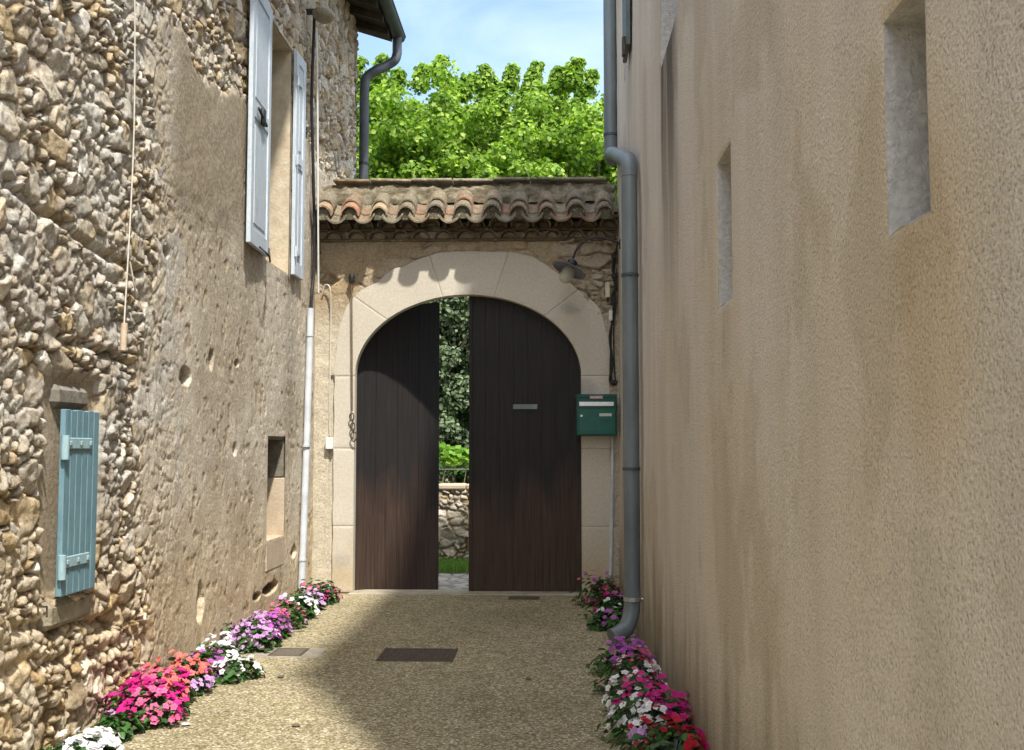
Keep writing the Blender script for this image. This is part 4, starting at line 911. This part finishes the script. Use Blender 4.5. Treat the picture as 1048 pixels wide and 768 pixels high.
# bell pull
bp = thing('bell_pull', 'rusty bell pull cord with handle hanging left of the doors', 'bell pull', tuple(P_g(360, 350)))
p = P_g(360, 284, .09); mb = MB(); mb.lathe([(0, .035), (.025, .03), (.036, .0), (.030, -.03), (.022, -.055), (0, -.06)], Matrix.Translation(p), 14); mb.tube([p, (p.x, YG+.01, p.z+.01)], .012, 8); mb.build('bracket', M['darkiron'], bp, True)
q = P_g(360.5, 421, .07); mb = MB(); mb.tube([p, q], .0075, 8); mb.build('cord', M['rope'], bp, True)
mb = MB()
for cxp, cyp, rx, ry in ((360, 427, .022, .04), (361, 437, .020, .045), (362, 447, .028, .05)):
    c_ = P_g(cxp, cyp, .07); mb.tube([c_+Vector((rx*math.cos(a_), .006*math.sin(2*a_), ry*math.sin(a_))) for a_ in [2*math.pi*i/18 for i in range(19)]], .007, 6, False)
mb.build('handle', M['rust'], bp, True)
# thin cord at the far left with a pale stick at its end
wc = thing('hanging_string', 'thin pale cord with a short pale stick hanging on the rubble stones', 'cord', tuple(atX(132, 265, XL+.09)))
mb = MB(); mb.tube(catmull([atX(138, -20, XL+.09), atX(138, 60, XL+.09), atX(137, 140, XL+.09), atX(134, 210, XL+.09), atX(131, 265, XL+.09), atX(127, 333, XL+.09)], 6), .0045, 6); mb.tube(catmull([atX(133, 268, XL+.08), atX(137, 290, XL+.09), atX(140, 305, XL+.08)], 4), .005, 6); mb.build('cord', M['creamcable'], wc, True)
mb = MB(); mb.tube([atX(127.5, 331, XL+.09), atX(126, 359, XL+.09)], .018, 10); mb.build('stick', M['pinkstone'], wc, True)
# wire staple on the wall below the blue shutter
mb = MB(); pts = [atX(x, y, XL+.07) for x, y in ((39, 630), (39, 621), (48, 621), (48, 632))]; mb.tube(pts, .005, 6); tag(mb.build('wall_staple', M['rust']), 'small rusty iron staple in the stones below the blue shutter', 'staple')

# ------------------------------------------------------------------ drain covers
def grate(name, label, x0, x1, y0, y1, fr_mat, slots, patchy=None):
    t_ = thing(name, label, 'drain cover', ((x0+x1)/2, (y0+y1)/2, 0), 'iron drain covers in the driveway' if False else None)
    mb = MB(); f = .018
    for a, c in (((x0, y0, -.01), (x1, y0+f, .008)), ((x0, y1-f, -.01), (x1, y1, .008)), ((x0, y0+f, -.01), (x0+f, y1-f, .008)), ((x1-f, y0+f, -.01), (x1, y1-f, .008))): mb.box(a, c, .002)
    mb.build('frame', M['rust'], t_)
    mb = MB(); mb.box((x0+f, y0+f, -.012), (x1-f, y1-f, .001))
    for i in range(slots):
        xa = x0+f+.006+(x1-x0-2*f)*i/slots; mb.box((xa, y0+f+.004, .001), (xa+(x1-x0-2*f)/slots*.62, y1-f-.004, .0065), .001)
    mb.build('cover', M['rust'], t_); return t_
a = atZ(384, 677); b_ = atZ(469, 665); grate('drain_grate', 'larger rusty slotted drain grate in the middle of the driveway', a.x, b_.x, a.y, b_.y, None, 22)
a = atZ(273, 672.5); b_ = atZ(320, 664.5); g1x0, g1x1, g1y0, g1y1 = a.x, b_.x-.02, a.y+.02, b_.y; grate('drain_cover', 'smaller rusty drain cover beside the left flower bed', g1x0, g1x1, g1y0, g1y1, None, 12)
mb = MB(); mb.box((g1x0-.12, g1y0-.05, -.02), (g1x1+.13, g1y1+.04, .0035), .002); tag(mb.build('concrete_patch', M['concrete']), 'pale concrete surround of the small drain cover', 'concrete patch')
a = atZ(520, 614); b_ = atZ(552, 611.5); mb = MB(); mb.box((a.x, a.y, -.01), (b_.x, b_.y+.03, .004), .002); tag(mb.build('floor_stop', M['rust']), 'flat dark iron door stop plate in the ground before the right door', 'door stop')
# loose leaves and pebbles on the driveway
for i, (px, py, nm) in enumerate(((303, 744, 'pebble'), (190, 743, 'fallen_petal'), (287, 694, 'pebble'), (300, 648, 'twig'), (541, 696, 'pebble'))):
    p = atZ(px, py); mb = MB(); Mm = Matrix.Translation((p.x, p.y, .006)) @ Matrix.Rotation(i*1.3, 4, 'Z')
    if nm == 'twig': mb.tube([Mm @ Vector((-.10, 0, 0)), Mm @ Vector((0, .012, .006)), Mm @ Vector((.11, 0, 0))], .004, 6)
    elif nm == 'pebble': mb.lathe([(0, -.006), (.018, -.004), (.022, .003), (.014, .010), (0, .012)], Mm @ Matrix.Diagonal((1.1, .8, 1, 1)), 10)
    else: mb.lathe([(0, .0), (.012, .001), (.024, .004), (.022, .006), (0, .002)], Mm, 8)
    lab = {0: 'dark pebble lying on the sunny driveway near the camera', 1: 'pale fallen petal beside the magenta flowers', 2: 'dark pebble lying near the left drain cover', 3: 'thin twig lying on the driveway beyond the drain cover', 4: 'dark pebble in the shade at the right of the large drain grate'}[i]
    tag(mb.build(nm, M['innerdark'] if nm != 'fallen_petal' else M['pvc'], None, nm != 'twig'), lab, nm.replace('_', ' '))

# ------------------------------------------------------------------ flowers
FC = {'white': (0.86, 0.85, 0.84), 'magenta': (0.62, 0.02, 0.24), 'purple': (0.50, 0.12, 0.50), 'lilac': (0.62, 0.36, 0.66), 'pink': (0.72, 0.14, 0.30), 'coral': (0.80, 0.19, 0.17), 'red': (0.52, 0.012, 0.03), 'deep': (0.46, 0.01, 0.16)}
def dome_points(n, r, h, lo=0.0):
    a = rng.uniform(0, 2*math.pi, n); z = rng.uniform(lo, 1, n); rr = np.sqrt(np.clip(1-z*z, 0, 1)); k = rng.uniform(.82, 1.03, n)
    N_ = np.stack([np.cos(a)*rr, np.sin(a)*rr, z], 1); return N_*np.array([r, r, h])*k[:, None]*np.array([1, 1, 1])*(1+.22*np.sin(a*2.0+r*40)*rr)[:, None]*(1+.16*np.sin(a*5+r*90))[:, None], N_
def plant(x, y, r, h, mixc_, nflow, label, fsize=0.042, asp=1.15):
    r *= .76; h *= .76; nflow = int(nflow*1.15); x += (-.05 if x < 0 else .05)
    t_ = thing('impatiens_plant', label, 'flowering plant', (x, y, 0), 'impatiens planted along the foot of the walls')
    n = int(420*(r/.2)**1.3); P, N_ = dome_points(n, r, h*.92, .0); P *= rng.uniform(.55, 1.0, (n, 1))**.5; P[:, 2] += .012
    lob = 1+.16*np.sin(np.arctan2(P[:, 1], P[:, 0])*3+x*9); P[:, :2] *= lob[:, None]; P[:, 1] *= asp
    N_ = N_*.6+rng.normal(0, .35, (n, 3))+np.array([0, 0, .7]); cl = palette(rng.random(n), [(0.030, 0.085, 0.018), (0.045, 0.12, 0.025), (0.06, 0.15, 0.035), (0.028, 0.065, 0.02), (0.07, 0.10, 0.04)])
    V_, F_, c_ = leafquads(P+np.array([x, y, 0]), N_, rng.uniform(.038, .07, n), cl, .6)
    me = fastmesh('foliage', V_, F_, c_); mkobj('foliage', me, M['plantleaf'], t_)
    st = MB()
    for k_ in range(9):
        a_ = rng.uniform(0, 6.28); q_ = r*.6*rng.random(); st.tube([(x+.2*q_*math.cos(a_), y+.2*q_*math.sin(a_), -.01), (x+q_*math.cos(a_), y+q_*math.sin(a_), h*.75)], .005, 5)
    st.build('stems', M['plantleaf'] if False else M['greenpaint'], t_)
    # blossoms: five broad petals each, grouped by colour in patches
    tot = sum(w_ for _, w_ in mixc_); 
    Pf, Nf = dome_points(nflow, r*1.02, h*1.04, .12); Pf[:, 2] += .02; Pf[:, 1] *= asp
    # patchy assignment: nearest of random seeds
    ns = max(len(mixc_)*2, 5); sd_, _ = dome_points(ns, r, h, .1); names = []
    for c_, w_ in mixc_: names += [c_]*max(1, round(ns*w_/tot))
    names += ['none']*max(1, ns//5)
    random.shuffle(names); names = (names*4)[:ns]; own = np.argmin(((Pf[:, None]-sd_[None])**2).sum(2), 1)
    for cname in dict(mixc_):
        idx = [i for i in range(nflow) if names[own[i]] == cname]
        if not idx: continue
        Vs = []; Fs = []; Cs = []; o_ = 0
        for i in idx:
            if cname != 'white' and False: continue
            c0 = Pf[i]+np.array([x, y, 0]); nn = Nf[i]*.7+rng.normal(0, .28, 3)+np.array([0, -.25, .5]); nn /= np.linalg.norm(nn)
            a_ = rng.normal(size=3); t1 = a_-a_.dot(nn)*nn; t1 /= np.linalg.norm(t1); t2 = np.cross(nn, t1); s_ = fsize*rng.uniform(.6, 1.05)*.5; colr = np.array(FC[cname])*rng.uniform(.8, 1.15)
            colr = np.clip(colr, 0, .9)
            for k_ in range(5):
                an = 2*math.pi*k_/5; d1 = t1*math.cos(an)+t2*math.sin(an); d2 = -t1*math.sin(an)+t2*math.cos(an)
                lift = nn*s_*.18*rng.uniform(-.5, 1.2)
                Vs += [c0-nn*s_*.12, c0+d1*s_*.55+d2*s_*.52+lift, c0+d1*s_*1.08+d2*s_*.05+lift*.3, c0+d1*s_*.6-d2*s_*.50+lift]; Fs.append([o_, o_+1, o_+2, o_+3]); o_ += 4; Cs += [colr*.75]+[colr]*3
        me = fastmesh('blossoms', np.array(Vs), np.array(Fs), np.array(Cs)); mkobj('blossoms', me, M['petal'], t_)
    return t_
LP = [ # photo x, radius, height, colours, blossoms, label
 (98, .21, .17, [('white', 5), ('lilac', 2)], 150, 'white and lilac impatiens nearest the camera on the left', ),
 (137, .16, .16, [('lilac', 1)], 3, 'mostly leafy green impatiens between white and magenta ones on the left'),
 (157, .24, .25, [('magenta', 5), ('pink', 1)], 190, 'large magenta impatiens beside the leafy green one on the left'),
 (180, .22, .25, [('pink', 2), ('magenta', 2), ('white', 1), ('coral', 1)], 190, 'mixed pink, magenta and white impatiens between the magenta and coral ones'),
 (200, .22, .27, [('coral', 4), ('lilac', 1)], 190, 'coral impatiens with a lilac patch, left row'),
 (219, .20, .24, [('purple', 4), ('deep', 1)], 110, 'purple impatiens between the coral and the white ones, left row'),
 (233, .20, .27, [('white', 4), ('deep', 1)], 90, 'white impatiens with a few deep red blossoms by the wall before the small drain cover'),
 (246, .20, .16, [('white', 3)], 50, 'low white impatiens spreading onto the driveway before the small drain cover'),
 (265, .25, .31, [('purple', 2), ('lilac', 3)], 170, 'tall lilac and purple impatiens level with the small drain cover'),
 (281, .22, .24, [('lilac', 3), ('purple', 2), ('white', 1)], 150, 'lilac impatiens with a white tuft just beyond the small drain cover'),
 (296, .22, .28, [('lilac', 2), ('pink', 2)], 80, 'sparse pink and lilac impatiens before the foot of the pale pipe'),
 (311, .22, .28, [('coral', 1), ('white', 3), ('pink', 1)], 90, 'white impatiens with coral blossoms at the foot of the pale pipe'),
 (322, .20, .22, [('white', 2), ('lilac', 4)], 90, 'lilac and white impatiens just before the last one on the left'),
 (332, .24, .30, [('pink', 2), ('magenta', 2)], 60, 'pink impatiens at the foot of the left gate jamb')]
for i, (px, r, h, cs2, nf_, lab) in enumerate(LP):
    X0 = -2.17 if i != 7 else -2.02
    y = X0*FPX/(px-562); plant(X0+random.uniform(-.03, .03), y, r, h, cs2, nf_, lab, .05)
RP = [(5.02, .50, .26, .30, [('red', 4), ('deep', 1)], 190, 'scarlet impatiens nearest the camera on the right'),
 (5.55, .50, .26, .31, [('magenta', 4), ('deep', 2), ('white', 1), ('lilac', 1)], 210, 'magenta and white impatiens behind the scarlet one on the right'),
 (6.15, .47, .22, .26, [('magenta', 2), ('white', 3)], 80, 'small magenta and white impatiens in the middle of the right row'),
 (6.66, .45, .23, .28, [('pink', 3), ('white', 2), ('coral', 1)], 180, 'pink and white impatiens in front of the downpipe foot'),
 (7.22, .46, .23, .25, [('purple', 4), ('lilac', 1), ('white', 1)], 160, 'purple impatiens right at the mouth of the downpipe'),
 (8.95, .47, .22, .20, [('purple', 1), ('white', 1)], 24, 'sparse leafy impatiens just behind the downpipe'),
 (9.45, .48, .24, .30, [('white', 1), ('purple', 2), ('deep', 2)], 50, 'white and purple impatiens between the downpipe and the gate'),
 (10.25, .45, .26, .36, [('coral', 1), ('purple', 1), ('deep', 2)], 44, 'leafy impatiens with red blossoms at the foot of the right gate jamb')]
for y, x, r, h, cs2, nf_, lab in RP: plant(x, y, r, h, cs2, nf_, lab, .05)
# soil strips under the beds
mb = MB(); mb.box((XL-.02, 4.0, -.02), (XL+.20, 10.95, .006)); o = mb.build('flower_bed_soil', M['soil']); o['kind'] = 'structure'
mb = MB(); mb.box((XR-.14, 4.0, -.02), (XR+.02, 10.95, .006)); o = mb.build('flower_bed_soil', M['soil']); o['kind'] = 'structure'

# ------------------------------------------------------------------ garden behind the gate
gw = thing('garden_wall', 'low dry stone garden wall seen through the gap of the doors', 'wall', (-1, 14.7, -.12))
us = steps((-5.5, 3.5, .016)); vz = steps((-.15, .93, .014)); U, V = np.meshgrid(us, vz, indexing='ij'); Hg, Cg, _ = rubble(U, V, .19, .13, 2, .8)
me = fastmesh('stonework', np.stack([U, 14.74-Hg, V], -1).reshape(-1, 3), gridfaces(*U.shape), (Cg*C3(1.1, 1.08, 1.05)).reshape(-1, 3)); mkobj('stonework', me, M['rubble'], gw, True)
mb = MB()
x = -5.5
while x < 3.5:
    wd = random.uniform(.25, .5); mb.box((x, 14.66, .915), (x+wd-.008, 15.05, .99+random.uniform(-.01, .015)), .02); x += wd
mb.build('coping', M['pinkstone'], gw)
mb = MB(); mb.box((-5.5, 14.75, -.3), (3.5, 15.0, .93)); mb.build('core', M['cement'], gw)
fw = thing('wire_fence', 'thin grey rail fence standing on the garden wall', 'fence', (-1, 15.0, 1))
mb = MB(); z = atY(465, 480.5, 15.0).z; mb.tube([(-5.4, 15.0, z), (3.4, 15.0, z+.01)], .012, 6); mb.build('rail', M['pvc'], fw)
for x in np.arange(-5.2, 3.4, 2.1): mb = MB(); mb.tube([(x, 15.0, .95), (x, 15.0, z+.02)], .02, 8); mb.build('post', M['pvc'], fw)

def clumps(cent, rad, nper, size, pal, seed_n=None, flat=.8):
    Ps = []; Ns = []
    for c_, r in zip(cent, rad):
        d = rng.normal(size=(nper, 3)); d /= np.linalg.norm(d, axis=1, keepdims=True); rr = r*rng.uniform(.1, 1.12, nper)**.6*(1+.25*np.sin(d[:, 0]*5+c_[0]*3)*np.cos(d[:, 2]*4+c_[1]))
        Ps.append(c_+d*rr[:, None]*np.array([1, 1, flat])); Ns.append(d+rng.normal(0, .55, (nper, 3))+np.array([.1, -.25, .55]))
    P = np.concatenate(Ps); N_ = np.concatenate(Ns); n = len(P)
    return leafquads(P, N_, rng.uniform(size*.65, size*1.3, n), palette(rng.random(n), pal)*rng.uniform(.8, 1.2, (n, 1)), .8)
def tree(x, y, zb, ztop, rc, pal, label, nclump=70, nper=260, size=.13, name='plane_tree', group='leafy trees behind the gateway', mat='leaf'):
    t_ = thing(name, label, 'tree', (x, y, -.3), group)
    hh = ztop-zb; trunk_top = Vector((x, y, zb+.1*hh)); mb = MB()
    mb.tube(catmull([(x, y, -.35), (x+.05, y, zb*.5), trunk_top], 5), [.26-.012*i for i in range(11)], 12); tr_ = mb.build('trunk', M['bark'], t_, True)
    cent = []; rad = []; lb = MB(); nclump = int(nclump*2.2); nper = int(nper*.55)
    for k_ in range(9):
        a_ = 2*math.pi*k_/9+rng.uniform(-.3, .3); ru = rc*rng.uniform(.25, .85); zt_ = ztop-rc*.35-rng.uniform(0, .25)*hh-(ru/rc)**2*.15*hh; e_ = Vector((x+ru*math.cos(a_), y+ru*math.sin(a_), zt_))
        mid_ = trunk_top.lerp(e_, .5)+Vector((.2*math.cos(a_), .2*math.sin(a_), -.15)); pth = catmull([trunk_top, mid_, e_], 6); lb.tube(pth, [.10*(1-i/14) for i in range(len(pth))], 7)
        for j in range(nclump//9):
            f = rng.uniform(.12, 1.03); q_ = pth[min(int(f*(len(pth)-1)), len(pth)-1)]; cent.append(np.array(q_)+rng.normal(0, .46*rc/2, 3)*np.array([1, 1, .8])); rad.append(rng.uniform(.25, .6)*rc/2.0)
        # upright shoots give the spiky outline
        for q_ in range(3):
            for j in range(4):
                bx_, by_ = rng.normal(0, .6, 2); cent.append(np.array(e_)+np.array([bx_, by_, rng.uniform(-.35, .42)])); rad.append(rng.uniform(.18, .40))
    for j in range(110):
        a_ = rng.uniform(0, 6.28); rr = rc*1.08*math.sqrt(rng.random()); cent.append(np.array([x+rr*math.cos(a_), y+rr*math.sin(a_), rng.uniform(zb+.4, ztop-.3)])); rad.append(rng.uniform(.16, .42))
    for j in range(26):
        a_ = rng.uniform(0, 6.28); rr = rc*1.0*math.sqrt(rng.random()); zt_ = ztop-.55+rng.uniform(0, .55)
        for q_ in range(3): cent.append(np.array([x+rr*math.cos(a_)+.04*q_, y+rr*math.sin(a_), zt_+.15*q_])); rad.append(.20-.03*q_)
    lb.build('limb', M['bark'], t_, True)
    V_, F_, c_ = clumps(cent, rad, nper, size, pal); me = fastmesh('crown', V_, F_, c_); mkobj('crown', me, M[mat], t_)
PL = [(0.21, 0.34, 0.04), (0.29, 0.42, 0.06), (0.14, 0.26, 0.03), (0.38, 0.50, 0.11), (0.10, 0.19, 0.025), (0.18, 0.31, 0.035)]
tree(-2.55, 20.0, 2.6, 8.45, 2.0, PL, 'bright green plane tree rising highest over the left half of the gateway roof', 90, 360, .088)
tree(0.55, 20.6, 2.6, 8.3, 2.0, PL, 'bright green plane tree rising behind the right end of the gateway roof beside the downpipe', 90, 360, .088)
tree(-5.3, 20.8, 2.6, 8.2, 2.1, PL, 'bright green plane tree mostly hidden behind the stone house end', 70, 260, .11)
tree(3.6, 21.5, 2.6, 8.9, 2.1, PL, 'bright green plane tree hidden behind the roughcast house', 60, 220, .11)
tree(-1.05, 21.2, 2.6, 8.45, 2.0, PL, 'green plane tree farther back filling the dip between the two front trees', 110, 360, .095)
tree(-4.0, 25.0, 2.6, 9.0, 2.3, PL, 'green plane tree farther back behind the swan neck downpipe', 60, 240, .14)
SHP = [(0.08, 0.125, 0.06), (0.11, 0.16, 0.08), (0.15, 0.20, 0.11), (0.06, 0.095, 0.035), (0.19, 0.24, 0.14)]
def shrub(x, y, zt_, r, label, pal=SHP, nper=260, nc=60, size=.07, name='evergreen_shrub', cat='shrub', group='shrubs behind the garden wall', mat='darkleaf'):
    t_ = thing(name, label, cat, (x, y, -.3), group); cent = []; rad = []
    for k_ in range(nc):
        z = rng.uniform(.6, zt_-.2); rr = r*(1-.35*(z/zt_))*np.sqrt(rng.random()); a_ = rng.uniform(0, 6.28); cent.append(np.array([x+rr*math.cos(a_), y+rr*math.sin(a_)*.8, z])); rad.append(rng.uniform(.2, .42)*min(1, r))
    V_, F_, c_ = clumps(cent, rad, nper, size, pal); me = fastmesh('foliage', V_, F_, c_); mkobj('foliage', me, M[mat], t_)
    mb = MB(); mb.tube([(x, y, -.35), (x+.04, y, zt_*.5), (x, y, zt_*.85)], [.09, .06, .02], 8)
    for k_ in range(7):
        a_ = k_*.9; mb.tube([(x, y, .4+.3*k_*zt_/4), (x+r*.7*math.cos(a_), y+r*.6*math.sin(a_), .8+.36*k_*zt_/4)], [.03, .01], 6)
    mb.build('trunk', M['bark'], t_)
shrub(-1.75, 17.0, 4.6, 1.1, 'tall dark grey green evergreen shrub filling the gap between the doors', nc=120)
shrub(-3.6, 17.4, 4.3, 1.1, 'dark evergreen shrub hidden behind the left door leaf')
shrub(0.2, 17.4, 4.2, 1.1, 'dark evergreen shrub hidden behind the right door leaf')
shrub(-1.1, 18.8, 5.0, 1.3, 'second dark evergreen shrub just behind the one in the door gap', nc=150)
shrub(-2.5, 19.0, 5.0, 1.3, 'third dark evergreen shrub behind the garden wall, left of the door gap', nc=110)
VP = [(0.16, 0.33, 0.03), (0.22, 0.42, 0.05), (0.12, 0.26, 0.03), (0.28, 0.46, 0.07)]
def vine(x, y, z, r, label):
    t_ = thing('vine', label, 'vine', (x, y, .9), 'vines on the garden wall'); n = 110
    P = rng.normal(0, .5, (n, 3))*np.array([r, .12, r*.8])+np.array([x, y, z]); N_ = rng.normal(0, .35, (n, 3))+np.array([.2, -.8, .6])
    V_, F_, c_ = leafquads(P, N_, rng.uniform(.06, .12, n), palette(rng.random(n), VP), .95, .15); me = fastmesh('foliage', V_, F_, c_); mkobj('foliage', me, M['leaf'], t_)
    mb = MB(); mb.tube(catmull([(x, y+.05, .9), (x+.05, y, z-.1), (x-.1, y-.02, z+.15)], 4), .008, 6); mb.build('stem', M['bark'], t_)
vine(-1.52, 14.95, 1.42, .17, 'bright green vine leaves at the left of the door gap above the wall')
vine(-1.22, 14.98, 1.38, .15, 'bright green vine leaves at the right of the door gap above the wall')
shrub(-1.4, 15.6, 1.45, .7, 'low mid green bush just behind the garden wall in the door gap', [(0.05, 0.12, 0.025), (0.08, 0.17, 0.035), (0.035, 0.08, 0.02)], 120, 26, .06)
shrub(-2.9, 15.7, 1.5, .7, 'low mid green bush behind the garden wall and the left door leaf', [(0.05, 0.12, 0.025), (0.08, 0.17, 0.035)], 100, 20, .06)
shrub(0.1, 15.7, 1.5, .7, 'low mid green bush behind the garden wall and the right door leaf', [(0.05, 0.12, 0.025), (0.08, 0.17, 0.035)], 100, 20, .06)
